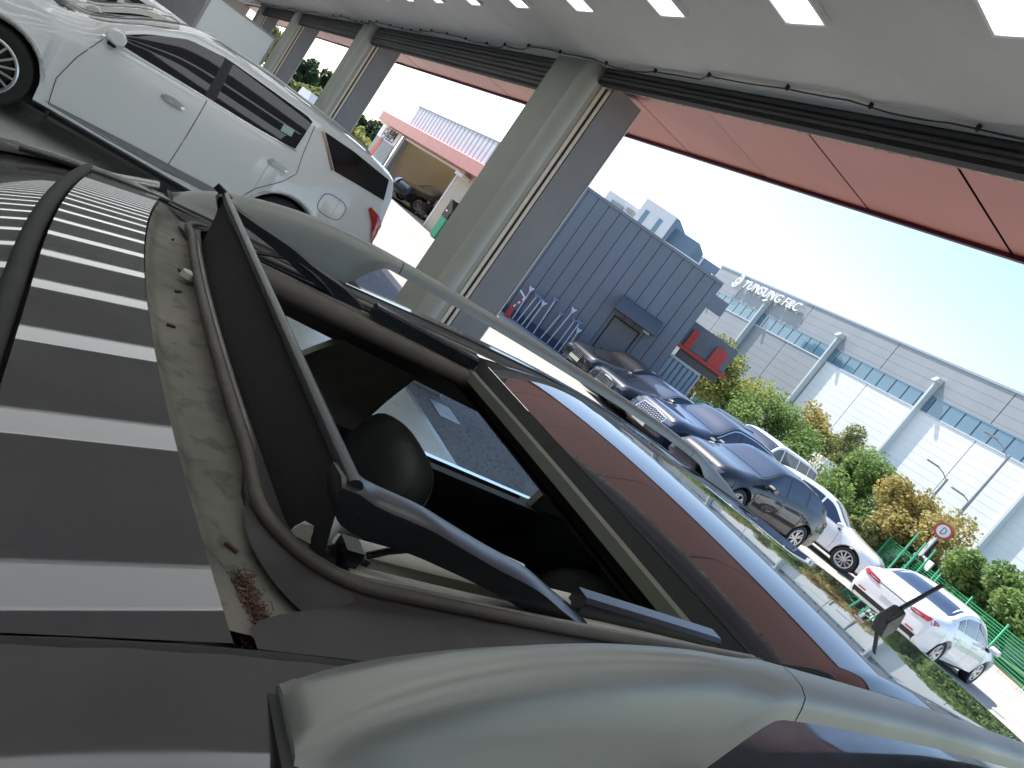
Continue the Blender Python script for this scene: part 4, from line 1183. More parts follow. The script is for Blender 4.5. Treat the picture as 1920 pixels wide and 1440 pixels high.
M_GLOVE = mat('glove_grey', (.16,.17,.19), .8, var=.2, vscale=30)
def cladding(name, col, step, depth=.18):
    """sheet cladding: thin horizontal joints at a fixed height step, in object space"""
    m = mat(name, col, .5, var=.05, vscale=.4, stretch=(1,1,.2))
    nt = m.node_tree; b = nt.nodes['Principled BSDF']
    tc = nt.nodes.new('ShaderNodeTexCoord'); sx = nt.nodes.new('ShaderNodeSeparateXYZ'); nt.links.new(tc.outputs['Object'], sx.inputs[0])
    dv = nt.nodes.new('ShaderNodeMath'); dv.operation = 'DIVIDE'; dv.inputs[1].default_value = step; nt.links.new(sx.outputs['Z'], dv.inputs[0])
    fr = nt.nodes.new('ShaderNodeMath'); fr.operation = 'FRACT'; nt.links.new(dv.outputs[0], fr.inputs[0])
    mr = nt.nodes.new('ShaderNodeMapRange'); mr.inputs['From Max'].default_value = .12; mr.inputs['To Min'].default_value = 0; mr.inputs['To Max'].default_value = 1
    nt.links.new(fr.outputs[0], mr.inputs[0])
    bp = nt.nodes.new('ShaderNodeBump'); bp.inputs['Strength'].default_value = .35; bp.inputs['Distance'].default_value = .02
    nt.links.new(mr.outputs[0], bp.inputs['Height']); nt.links.new(bp.outputs[0], b.inputs['Normal'])
    rc = nt.nodes.new('ShaderNodeMapRange'); rc.inputs['To Min'].default_value = 1-depth; rc.inputs['To Max'].default_value = 1
    rc.inputs['From Max'].default_value = .12; nt.links.new(fr.outputs[0], rc.inputs[0])
    mx = nt.nodes.new('ShaderNodeMix'); mx.data_type = 'RGBA'; mx.blend_type = 'MULTIPLY'; mx.inputs['Factor'].default_value = 1
    src = b.inputs['Base Color'].links[0].from_socket
    nt.links.new(src, mx.inputs[6]); nt.links.new(rc.outputs[0], mx.inputs[7]); nt.links.new(mx.outputs[2], b.inputs['Base Color'])
    return m
M_WGREY = cladding('warehouse_grey', (.29,.31,.335), .62, .10)
M_WWHITE = cladding('warehouse_white', (.78,.79,.79), .50, .05)

M_LIGHTROOF = mat('added_light_roof', (.7,.68,.6), .7)  # translucency invented to let daylight into the dark shed
_n = M_LIGHTROOF.node_tree; _b = _n.nodes['Principled BSDF']; _t = _n.nodes.new('ShaderNodeBsdfTranslucent'); _t.inputs[0].default_value = (.55,.52,.45,1)
_x = _n.nodes.new('ShaderNodeMixShader'); _x.inputs[0].default_value = .6
_n.links.new(_b.outputs[0], _x.inputs[1]); _n.links.new(_t.outputs[0], _x.inputs[2]); _n.links.new(_x.outputs[0], [q for q in _n.nodes if q.type == 'OUTPUT_MATERIAL'][0].inputs['Surface'])
# ------------------------------------------------------------------ workshop shed across the lot
YS = 13.25
sh = thing('workshop_shed', 'open-fronted tan workshop shed with ribbed white parapet and red awning coloured as sunlit', 'building', (-36, YS, 0))
def S(x0, x1, y0, y1, z0, z1): return MB().box(x0+36, x1+36, y0-YS, y1-YS, z0, z1)
build('floor_slab', S(-46,-25,YS-.5,YS+7.5,-.2,.22), M_KERB, sh)
build('ramp', MB().prism([(-1.9,-.16),(-.5,-.16),(-.5,.215)], 'x', -9.5, 10.8), M_LOT, sh)
build('back_wall', S(-46,-27,YS+5.3,YS+5.5,.22,3.5), M_TANW, sh)
build('side_wall', S(-41.0,-40.8,YS+.1,YS+7.29,.22,3.5), M_TANW, sh)
build('side_wall', S(-29.2,-29.0,YS+.1,YS+7.29,.22,3.5), M_TANW, sh)
build('front_wall', S(-31.45,-25,YS,YS+.15,.22,3.5), M_CREAMW, sh)
build('opening_frame', S(-31.62,-31.45,YS-.03,YS+.17,.22,3.20), M_SIGNW, sh)
build('opening_frame', S(-40.2,-31.63,YS-.03,YS+.17,3.12,3.22), M_SIGNW, sh)
build('corner_post', S(-40.62,-40.2,YS-.05,YS+.2,.22,3.4), M_JAMB, sh)
build('roof', S(-46,-27,YS+.2,YS+5.6,3.5,3.53), M_LIGHTROOF, sh)  # unseen roof, made translucent to brighten the shed interior
build('lintel', S(-46,-27,YS+.02,YS+.18,3.23,3.52), M_CREAMW, sh)
aw = build('awning', MB().prism([(-.75,3.26),(-.75,3.82),(-.68,3.85),(-.02,3.88),(-.02,3.30)], 'x', -8.1, 10.8), M_AWNLIT, sh)
pw = .505
for i in range(32):
    x = -41.2 + i*pw
    build('parapet_panel', MB().prism([(x+36+.02,-.02),(x+36+.05,-.06),(x+36+pw-.10,-.06),(x+36+pw-.07,-.02),(x+36+pw-.07,.0),(x+36+.02,.0)], 'z', 3.885, 5.02), M_PALE, sh)
build('parapet_back', S(-41.25,-25.1,YS+.005,YS+.06,3.6,5.0), mat('parapet_groove',(.10,.12,.14),.6), sh)
build('parapet_cap', S(-41.3,-25.1,YS-.08,YS+.08,5.025,5.09), M_GREY, sh)
build('wall_bracket', S(-30.9,-30.0,YS-.45,YS-.01,2.95,3.10), M_SIGNW, sh)
# sign board left of the opening
sg = thing('shop_sign', 'white sign board with round logo, dark lettering and red stripe beside the shed', 'sign', (-42.62, YS-.12, 0))
build('board', MB().box(-2.0,1.85,-.04,.04,2.45,3.24), M_SIGNW, sg)
build('lower_board', MB().box(-2.0,1.75,-.03,.05,1.0,2.445), M_GREY, sg)
build('red_stripe', MB().prism([(-1.55,1.0),(-.75,1.0),(-.45,2.44),(-1.05,2.44)], 'y', -.045, -.031), M_RED, sg)
build('logo_ring', MB().lathe([(.30,-.03),(.37,-.03),(.37,.0),(.30,.0)], 28, 'y', (-.78,-.045,2.78)), M_GREY, sg)
build('logo_disc', MB().lathe([(.001,-.012),(.29,-.012),(.29,.0)], 28, 'y', (-.78,-.043,2.78)), M_SIGNW, sg)
build('logo_mark', MB().box(-.93,-.80,-.072,-.058,2.72,2.83).box(-.77,-.64,-.072,-.058,2.72,2.83), M_TEXTD, sg)
me = text_mesh('\uacbd\uc815\ube44', .62, .02, name='sign_text')
o = link('sign_text', me, M_TEXTD, sg); o.location = (-.30,-.065,2.68); o.rotation_euler = (pi/2,0,0)
build('sign_subline', MB().box(-.22,1.3,-.06,-.045,2.53,2.60), M_TEXTD, sg)
build('post', MB().box(1.78,1.86,-.03,.05,0,1.9), M_GREY, sg); build('post', MB().box(-2.0,-1.92,-.03,.05,0,1.0), M_GREY, sg)
# bin, lift arms
bn = thing('waste_bin', 'green bin with a dark upper panel beside the shed opening', 'bin', (-28.75, YS-.35, .22)); bn.scale = (.72,.8,.92)
build('bin_body', MB().prism([(-.42,.0),(.42,.0),(.48,1.02),(-.48,1.02)], 'y', -.35, .35), mat('bin_green',(.01,.26,.15),.45), bn, bevel=.03)
build('bin_lid', MB().prism([(-.5,1.03),(.5,1.03),(.46,1.30),(-.44,1.9),(-.5,1.9)], 'y', -.37, .37), M_BLACKP, bn, bevel=.03)
build('bin_label', MB().box(-.3,.0,-.375,-.372,1.3,1.36), M_SIGNW, bn)
lf = thing('car_lift', 'low dark floor lift under the black car in the shed', 'lift', (-36.9, 15.4, .22), radians(-76))
for y in (-.55,.55): build('lift_ramp', MB().prism([(-2.2,0),(2.2,0),(1.9,.10),(-1.9,.10)], 'y', y-.24, y+.24), M_BLACKP, lf)

# ------------------------------------------------------------------ people
def person(name, label, J, E, R, mats, root, faces=None, loc=(0,0,0)):
    """one skinned body: J joints, E edges, R radii; mats: function(point) -> material index"""
    keys = list(J); idx = {k: i for i, k in enumerate(keys)}
    me = bpy.data.meshes.new(name)
    me.from_pydata([J[k] for k in keys], [(idx[a], idx[b]) for a, b in E], [])
    o = bpy.data.objects.new(name, me); COL.objects.link(o)
    sk = o.modifiers.new('skin', 'SKIN'); sk.use_smooth_shade = True
    for k in keys:
        sv = me.skin_vertices[0].data[idx[k]]; sv.radius = R[k] if isinstance(R[k], tuple) else (R[k], R[k]); sv.use_root = (k == root)
    sb = o.modifiers.new('sub', 'SUBSURF'); sb.levels = 2; sb.render_levels = 2
    dg = bpy.context.evaluated_depsgraph_get()
    m2 = bpy.data.meshes.new_from_object(o.evaluated_get(dg))
    bpy.data.objects.remove(o)
    m2.materials.clear()
    for m in (M_SKIN, M_SHIRT, M_TROUS, M_GLOVE, M_BLACKP): m2.materials.append(m)
    for p in m2.polygons:
        p.material_index = mats(p.center); p.use_smooth = True
    o = bpy.data.objects.new(name, m2); COL.objects.link(o); o.location = loc
    tag(o, label, 'person')
    return o
# mechanic crouching at the black car's wheel (local frame: x to the right in the picture, y away from the camera side)
J = dict(pel=(0,0,.40), sp1=(-.02,.02,.55), chest=(-.06,.04,.72), neck=(-.10,.05,.88), head0=(-.13,.06,.96), head1=(-.15,.07,1.06),
  shl=(-.05,-.14,.80), ell=(-.22,-.17,.62), wrl=(-.42,-.10,.58), hal=(-.50,-.07,.58), shr=(-.07,.22,.80), elr=(.02,.32,.98), wrr=(-.02,.33,1.20), har=(-.03,.33,1.29),
  hpl=(0,-.11,.38), knl=(-.36,-.16,.46), anl=(-.20,-.15,.09), tol=(-.36,-.16,.05), hpr=(0,.12,.38), knr=(-.34,.20,.44), anr=(-.16,.18,.09), tor=(-.32,.20,.05))
E = [('pel','sp1'),('sp1','chest'),('chest','neck'),('neck','head0'),('head0','head1'),('chest','shl'),('shl','ell'),('ell','wrl'),('wrl','hal'),('chest','shr'),('shr','elr'),('elr','wrr'),('wrr','har'),
  ('pel','hpl'),('hpl','knl'),('knl','anl'),('anl','tol'),('pel','hpr'),('hpr','knr'),('knr','anr'),('anr','tor')]
R = dict(pel=(.15,.13), sp1=(.14,.11), chest=(.16,.12), neck=.055, head0=.085, head1=.095, shl=.07, ell=.05, wrl=.036, hal=.04, shr=.07, elr=.05, wrr=.036, har=.04,
  hpl=.09, knl=.07, anl=.045, tol=.045, hpr=.09, knr=.07, anr=.045, tor=.045)
def mm(c):
    if c.z < .11: return 4
    if c.z > .90 and c.x < -.045 and c.y < .2: return 0
    if c.x < -.27 and c.z > .52 and c.y < .0: return 0
    if c.z > .95: return 0
    if c.z < .47: return 2
    return 1
pw_ = person('person', 'mechanic in dark shirt crouching at the black car wheel, one arm raised', J, E, R, mm, 'pel', loc=(-34.25, 13.95, .22))
hb = MB(); hb.grid(lambda u, v: (-.145+.105*sin(pi*u*.62)*cos(2*pi*v), .068+.105*sin(pi*u*.62)*sin(2*pi*v), 1.045+.115*cos(pi*u*.62)), 6, 14)
build('hair', hb, M_HAIR, pw_, smooth=60)
for (dx, dy, dz) in ((-.045,-.012,.012),(-.05,.0,.0),(-.048,.012,-.008),(-.04,.022,-.016)):     # fingers on the wrench hand
    build('finger', MB().tube([(-.50,-.07+dy,.58+dz),(-.50+dx*.7,-.07+dy*1.4,.585+dz),(-.50+dx*1.2,-.07+dy*1.2,.565+dz)], .009, 6), M_SKIN, pw_, smooth=60)
# helper leaning over the white SUV bonnet, mostly out of the picture
J = dict(pel=(0,0,.95), sp1=(.01,.20,1.10), chest=(.03,.50,1.30), neck=(.03,.66,1.40), head0=(.03,.73,1.47), head1=(.03,.79,1.56),
  shr=(.20,.55,1.36), elr=(.26,.95,1.275), wrr=(.20,1.42,1.245), har=(.19,1.50,1.24), shl=(-.16,.55,1.36), ell=(-.30,.80,1.25), wrl=(-.26,1.05,1.24), hal=(-.24,1.13,1.24),
  hpr=(.10,-.02,.92), knr=(.12,.03,.50), anr=(.12,-.04,.09), tor=(.13,.14,.05), hpl=(-.10,-.02,.92), knl=(-.12,.03,.50), anl=(-.12,-.04,.09), tol=(-.13,.14,.05))
E = [('pel','sp1'),('sp1','chest'),('chest','neck'),('neck','head0'),('head0','head1'),('chest','shl'),('shl','ell'),('ell','wrl'),('wrl','hal'),('chest','shr'),('shr','elr'),('elr','wrr'),('wrr','har'),
  ('pel','hpl'),('hpl','knl'),('knl','anl'),('anl','tol'),('pel','hpr'),('hpr','knr'),('knr','anr'),('anr','tor')]
R = dict(pel=(.16,.12), sp1=(.15,.11), chest=(.17,.12), neck=.06, head0=.09, head1=.10, shl=.075, ell=.052, wrl=.036, hal=.042, shr=.075, elr=.055, wrr=.038, har=.045,
  hpl=.095, knl=.07, anl=.048, tol=.048, hpr=.095, knr=.07, anr=.048, tor=.048)
def mm2(c):
    if c.z < .11: return 4
    if c.z < .98 and c.y < .3: return 2
    if c.z > 1.41 and abs(c.x-.03) < .13 and c.y > .60: return 0
    if c.y > 1.40 or (c.y > 1.02 and c.x < 0): return 3
    if c.y > .78 and (c.x > .2 or c.x < -.2): return 0
    return 1
ph = person('person', 'forearm and gloved hand of a person leaning on the white vehicle bonnet', J, E, R, mm2, 'pel', loc=(-9.20, -2.02, 0))
hb = MB(); hb.grid(lambda u, v: (.03+.112*sin(pi*u*.62)*cos(2*pi*v), .77+.112*sin(pi*u*.62)*sin(2*pi*v), 1.545+.125*cos(pi*u*.62)), 6, 14)
build('hair', hb, M_HAIR, ph, smooth=60)
for q in range(4):
    x = .160 + q*.020; ln = (.075,.085,.08,.062)[q]
    build('finger', MB().tube([(x,1.51,1.24),(x,1.51+ln*.6,1.236),(x,1.51+ln,1.222)], [.011,.010,.009], 6), M_GLOVE, ph, smooth=60)
build('finger', MB().tube([(.233,1.46,1.24),(.260,1.50,1.236),(.265,1.535,1.225)], [.012,.011,.010], 6), M_GLOVE, ph, smooth=60)

# tall white cabinet deep in the hall
cb = thing('white_cabinet', 'tall white metal cabinet with grey edges behind the white sport utility roof', 'cabinet', (-16.6, 1.55, 0))
build('cabinet_box', MB().box(-.55,.0,-.68,.62,0,2.44), M_WHITE, cb)
build('edge_frame', MB().box(.001,.03,-.70,-.66,0,2.46).box(.001,.03,.60,.64,0,2.46).box(.001,.03,-.659,.599,2.42,2.46), M_GREY, cb)
build('door_panel', MB().box(.002,.02,-.655,.595,.06,2.415), mat('cabinet_white',(.66,.69,.70),.5), cb)

# ------------------------------------------------------------------ dark clad building
A0 = Vector((-21.37,12.97,0)); DD = Vector((.608,.794,0)).normalized(); NN = Vector((DD.y,-DD.x,0))
db = thing('dark_building', 'dark blue-grey building with standing-seam cladding beside the parked cars', 'building', (A0.x,A0.y,LOT_Z), atan2(DD.y, DD.x))
# local: x along the wall, -y toward the lot
u0, u1, HB = -2.4, 5.55, 4.95
pw = .43; x = u0; 
while x < u1-.05:
    e = min(x+pw-.022, u1)
    build('cladding_panel', MB().box(x, e, -.02, .03, .30, HB), M_NAVYW, db)
    x += pw
build('wall_core', MB().box(u0, u1, .031, 7.0, 0, HB-.02), M_NAVYD, db)
build('cap_flashing', MB().box(u0-.03, u1+.04, -.06, 7.05, HB+.002, HB+.10), mat('flashing',(.16,.19,.23),.45), db)
build('base_ledge', MB().box(u0, u1, -.14, .03, 0, .295), mat('ledge_dark',(.05,.07,.11),.7), db)
build('end_wall', MB().box(u1+.001, u1+.05, -.01, 7.0, 0, HB), M_NAVYW, db)
dr = build('door', MB().box(3.35, 4.30, -.045, -.021, .05, 2.08), mat('door_grey',(.13,.14,.15),.45), db)
build('door_knob', MB().lathe([(.001,-.06),(.045,-.05),(.05,-.02),(.03,.0)], 12, 'y', (4.15,-.05,.95)), M_SIGNW, dr, smooth=50)
build('door_frame', MB().box(3.29,3.345,-.06,-.021,.0,2.14).box(4.305,4.36,-.06,-.021,0,2.14).box(3.346,4.304,-.06,-.021,2.085,2.14), M_NAVYD, db)
aw = build('door_awning', MB().prism([(-.02,2.30),(-.02,2.86),(-.30,2.80),(-.95,2.38),(-.95,2.32)], 'x', 3.15, 4.75), mat('awning_grey',(.085,.095,.115),.5), db)
build('awning_lamp', MB().box(4.35,4.6,-.40,-.30,2.23,2.30), M_SIGNW, aw)
build('meter_box', MB().box(5.6,6.15,-.02,.2,4.1,4.6), M_NAVYW, db)
# poles leaning on the wall
random.seed(21)
PO = [(.55,1.20),(.78,1.12),(.98,1.10),(1.14,1.05),(1.42,1.38),(1.78,1.10),(2.05,1.45),(2.32,1.18),(2.50,1.22),(2.66,1.0)]
ords = ['first','second','third','fourth','fifth','sixth','seventh','eighth','ninth','tenth']
for i, (u, h) in enumerate(PO):
    lean = random.uniform(-.06,.06)
    b = A0 + DD*(u-lean) - (-NN)*.45 + Vector((0,0,LOT_Z))
    t = thing('leaning_pole', ords[i] + ' white pole with a blue flared head from the pier, leaning on the dark wall', 'pole', tuple(b), atan2(DD.y, DD.x), 'poles leaning on the dark wall')
    top = Vector((lean*2, .25, h))
    build('shaft', MB().tube([(0,0,0), tuple(top)], .021, 7), M_POLEW, t, smooth=50)
    hd = MB().prism([(-.025,-.10),(.025,-.10),(.10,.06),(.085,.09),(.02,.06),(-.02,.06),(-.085,.09),(-.10,.06)], 'y', -.03, .03)
    o = build('head', hd, M_BLUEH if i % 3 else M_POLEW, t, bevel=.008); o.location = top
    build('foot', MB().lathe([(.001,.0),(.035,.0),(.025,.04),(.02,.05)], 8, 'z'), M_BLUEH, t)
# red and white barrier arm by the pier
b = A0 + DD*.42 + NN*.9 + Vector((0,0,LOT_Z))
t = thing('barrier_post', 'small red and white barrier arm standing by the dark wall edge', 'barrier', tuple(b), atan2(DD.y,DD.x))
build('post', MB().prism([(-.10,0),(.10,0),(.07,.42),(-.07,.42)], 'y', -.06, .06), M_RED, t, bevel=.01)
for i in range(5): build('arm_band', MB().bar((.03*i,0,.425+.085*i),(.03*(i+1),0,.425+.085*(i+1)),.06,.06), (M_SIGNW, M_RED)[i % 2], t)
build('arm_tip', MB().bar((.15,0,.87),(-.12,0,.99),.05,.05), M_SIGNW, t)

# ------------------------------------------------------------------ container and grey box with red shapes
CP = pol(-45.3, 27.5)
ca = radians(90-45.3) - pi/2 + radians(8)
ct = thing('site_container', 'pale blue corrugated container behind the dark parked cars', 'container', (CP.x,CP.y,LOT_Z), radians(47))
n = 9
for i in range(n):
    x = -.95 + i*.215
    build('corrugation', MB().prism([(x,-.0),(x+.05,-.05),(x+.15,-.05),(x+.20,.0),(x+.20,.05),(x,.05)], 'z', .15, 2.12), M_CONT, ct)
build('container_core', MB().box(-.98,1.0,.051,2.4,.1,2.12), M_CONT, ct)
build('top_rail', MB().box(-1.02,1.04,-.07,2.44,2.125,2.22), M_POLEW, ct)
build('corner_post', MB().box(1.001,1.07,-.07,.06,.0,2.12), M_POLEW, ct)
build('bottom_rail', MB().box(-1.02,1.04,-.06,.05,.0,.145), M_CONT, ct)
rb = thing('red_sign_box', 'grey box structure with red bar and red upright shapes above the container', 'structure', tuple(CP + Vector((.15,.55,LOT_Z))), radians(47))
build('box_upper', MB().box(-1.0,1.15,.06,1.9,2.72,3.68), mat('box_grey',(.15,.17,.19),.55,var=.1,vscale=3), rb)
build('box_lower', MB().box(-.6,1.12,.10,1.9,2.23,2.715), mat('box_brown',(.13,.12,.11),.6), rb)
build('red_bar', MB().box(-1.05,1.35,-.10,.055,2.56,2.70), M_RED, rb, bevel=.02)
def cap(x0, x1, z0, z1):
    r = (x1-x0)/2; P = [(x0,z0),(x1,z0)] + [(x0+r+r*cos(a), z1-r*.5+r*.5*sin(a)) for a in [pi*i/8 for i in range(9)]]
    return MB().prism(P, 'y', -.06, .055)
build('red_upright', cap(-.62,-.36,2.705,3.45), M_RED, rb)
build('red_upright', cap(.42,.92,2.705,3.42), M_RED, rb)

# ------------------------------------------------------------------ warehouse
WL = pol(-46.8, 73.9); WR = pol(-25.4, 50.6)
wd = (WR-WL).normalized(); wn = Vector((wd.y,-wd.x,0))
wh = thing('warehouse', 'large grey and white clad warehouse with a window band across the lot', 'building', tuple(WL), atan2(wd.y,wd.x))
def u_at(az):
    a = radians(az); d = Vector((sin(a),cos(a)))        # ray from the camera meets the wall line
    det = d.x*(-wd.y) - d.y*(-wd.x)
    return (d.x*WL.y - d.y*WL.x)/(d.y*wd.x - d.x*wd.y) if abs(det) > 1e-9 else 0
PU = [u_at(a) for a in (-46.7,-42.3,-36.7,-29.8,-21.6)]
PU += [PU[-1] + (PU[-1]-PU[-2])]
UE = PU[-1] + 6
ZT, B0, B1 = 12.0, 8.55, 9.65
build('wall_core', MB().box(.02, UE, .06, 18, -.3, ZT-.05), mat('warehouse_gap',(.16,.18,.20),.7), wh)
# cladding fields between vertical joints: joints at the pilasters' half-way points
J_ = [0.0]
for a, b in zip(PU, PU[1:]): J_ += [(a+b)/2]
J_ += [UE]
uw = PU[2] + .2                                      # white lower cladding begins at the third pilaster
for a, b in zip(J_, J_[1:]):
    build('upper_panel', MB().box(a+.03, b-.03, 0, .055, B1+.10, ZT), M_WGREY, wh)
    if b <= uw: build('lower_panel', MB().box(a+.03, b-.03, 0, .055, .3, B0-.06), M_WGREY, wh)
    elif a >= uw: build('lower_panel', MB().box(a+.03, b-.03, 0, .055, .3, B0-.06), M_WWHITE, wh)
    else:
        build('lower_panel', MB().box(a+.03, uw, 0, .055, .3, B0-.06), M_WGREY, wh)
        build('lower_panel', MB().box(uw+.02, b-.03, 0, .055, .3, B0-.06), M_WWHITE, wh)
build('eaves_trim', MB().box(-.05, UE, -.06, .3, ZT+.002, ZT+.16), mat('eaves_blue',(.30,.36,.42),.5), wh)
build('band_sill', MB().box(0, UE, -.05, .055, B0-.058, B0+.02), M_POLEW, wh)
build('band_head', MB().box(0, UE, -.02, .055, B1+.005, B1+.095), M_WINB, wh)
x = .15
while x < UE-1.2:
    build('window_pane', MB().box(x, x+1.02, .01, .05, B0+.03, B1), M_WINB, wh)
    x += 1.12
for i, u in enumerate(PU):
    build('pilaster', MB().box(u-.075, u+.075, -.50, -.003, 0, 10.50), mat('pilaster_pale',(.60,.64,.66),.5), wh)
    build('pilaster_head', MB().prism([(-.80,10.51),(-.0,10.51),(-.0,10.92),(-.55,10.82)], 'x', u-.13, u+.13), mat('pilaster_pale',(.60,.64,.66),.5), wh)
# sign letters and ring emblem
us = u_at(-44.55)
me = text_mesh('YUNSUNG F&C', 1.14, .10, shear=.22, offset=.012, name='sign_letters', spacing=1.0)
mx = max(v.co.x for v in me.vertices); W_ = u_at(-40.15) - us
for v in me.vertices: v.co.x *= W_/mx
o = link('sign_letters', me, M_LETTER, wh); o.rotation_euler = (pi/2,0,0); o.location = (us, -.25, 10.95)
def ringpts(r0, r1, a0, a1, n=20):
    P = [(r0*.72*cos(a)+.2*r0*sin(a), r0*sin(a)) for a in [lerp(a0,a1,i/n) for i in range(n+1)]]
    P += [(r1*.72*cos(a)+.2*r1*sin(a)+.0, r1*sin(a)) for a in [lerp(a1,a0,i/n) for i in range(n+1)]]
    return P
for (ra, rb_, a0, a1) in ((.72,.52,-2.6,1.9),(.40,.20,.2,6.2)):
    P = ringpts(ra, rb_, a0, a1)
    mb = MB(); N = len(P)//2
    for i in range(N-1):
        q = [P[i], P[i+1], P[len(P)-2-i], P[len(P)-1-i]]
        mb.prism(q, 'y', -.12, .0)
    o = build('emblem_arc', mb, M_LETTER, wh); o.location = (us-.85, -.25, 11.32)

# ------------------------------------------------------------------ blocks behind the dark building
t = thing('white_tower', 'white plant building with two slit windows above the dark building', 'building', tuple(pol(-54.4, 60)), radians(38))
build('wall', MB().box(0,2.9,0,4.0,0,el_z(8.75,60)), mat('tower_white',(.68,.69,.70),.6,var=.03,vscale=.5), t)
build('wall', MB().box(2.905,3.2,.1,4.4,0,el_z(8.7,60)), mat('tower_shade_navy',(.16,.22,.29),.6), t)  # shaded side of the white tower, shade painted as dark blue
build('wall', MB().box(-3.4,-.005,1.2,5,0,el_z(7.9,60)), mat('tower_white',(.68,.69,.70),.6), t)
for x in (.45,1.75): build('window_slit', MB().box(x,x+.38,-.03,.0,el_z(6.9,60),el_z(8.0,60)), M_WINB, t)
build('roof_vent', MB().box(-2.6,-1.5,.7,1.19,el_z(7.0,60),el_z(7.35,60)).box(-1.1,-.4,.6,1.19,el_z(7.2,60),el_z(7.5,60)), M_GREY, t)
build('side_annexe', MB().box(3.205,5.4,1.0,5,0,el_z(8.2,60)), mat('tower_shade_navy',(.16,.22,.29),.6), t)
t = thing('plant_unit', 'pale ducts and tank panels on the roofline behind the dark building', 'roof plant', tuple(pol(-51.0, 56)), radians(40))
for i in range(2):
    for j in range(2): build('tank_panel', MB().box(-.8+i*1.25,.4+i*1.25,0,.3,5.6+j*1.1,6.65+j*1.1), mat('tank_pale',(.58,.62,.63),.5), t)
build('duct', MB().box(-.9,2.6,-.2,.6,7.85,8.7), mat('duct_pale',(.45,.55,.58),.5), t, bevel=.08)
build('duct', MB().box(2.605,3.4,.0,.6,7.6,8.3), mat('duct_blue',(.22,.30,.36),.5), t, bevel=.05)
for i in range(5):
    build('pipe', MB().tube([(-1.2+i*.3,-.3,5.2),(-1.2+i*.3,-.35,6.0+.2*(i%3)),(-.9+i*.35,-.3,6.3+.2*(i%2)),(-.7+i*.35,-.1,6.3)], .05, 6), M_GREY, t, smooth=50)
build('support', MB().box(-1.0,3.4,.1,.6,0,5.55), M_GREY, t)
t = thing('navy_block', 'navy clad block between the rooftop plant and the warehouse corner', 'building', tuple(pol(-50.2, 80)), radians(40))
build('wall', MB().box(0,5.6,0,6,0,el_z(7.55,80)), mat('block_navy',(.17,.22,.29),.6,var=.05,vscale=.5), t)
for x in (.6,2.6): build('downpipe', MB().box(x,x+.22,-.2,-.005,7.6,el_z(7.5,80)), M_POLEW, t)
build('light_box', MB().box(3.6,4.4,-.4,-.005,8.4,9.1), M_GREY, t)

# ------------------------------------------------------------------ trees
def leafmat(name, a, b):
    m = mat(name, a, .6, col2=b, vscale=1.6, spec=.3)
    bs = m.node_tree.nodes['Principled BSDF']
    bs.inputs['Subsurface Weight'].default_value = 0.0
    # thin leaves let some light through
    nt = m.node_tree; out = [n for n in nt.nodes if n.type == 'OUTPUT_MATERIAL'][0]
    tl = nt.nodes.new('ShaderNodeBsdfTranslucent'); mx = nt.nodes.new('ShaderNodeMixShader'); mx.inputs[0].default_value = .45
    src = bs.inputs['Base Color'].links[0].from_socket
    nt.links.new(src, tl.inputs[0]); nt.links.new(bs.outputs[0], mx.inputs[1]); nt.links.new(tl.outputs[0], mx.inputs[2]); nt.links.new(mx.outputs[0], out.inputs['Surface'])
    return m
LG = leafmat('leaf_green', (.28,.38,.13), (.13,.22,.06))  # green, olive, yellow and golden leaves coloured lighter in place of haze
LO = leafmat('leaf_olive', (.30,.32,.13), (.14,.17,.06))
LY = leafmat('leaf_yellow', (.42,.42,.13), (.22,.26,.07))
LT = leafmat('leaf_golden', (.52,.42,.15), (.28,.25,.09))
LW = leafmat('leaf_willow', (.19,.23,.13), (.09,.12,.06))
LD = leafmat('leaf_dark', (.05,.09,.04), (.02,.045,.02))
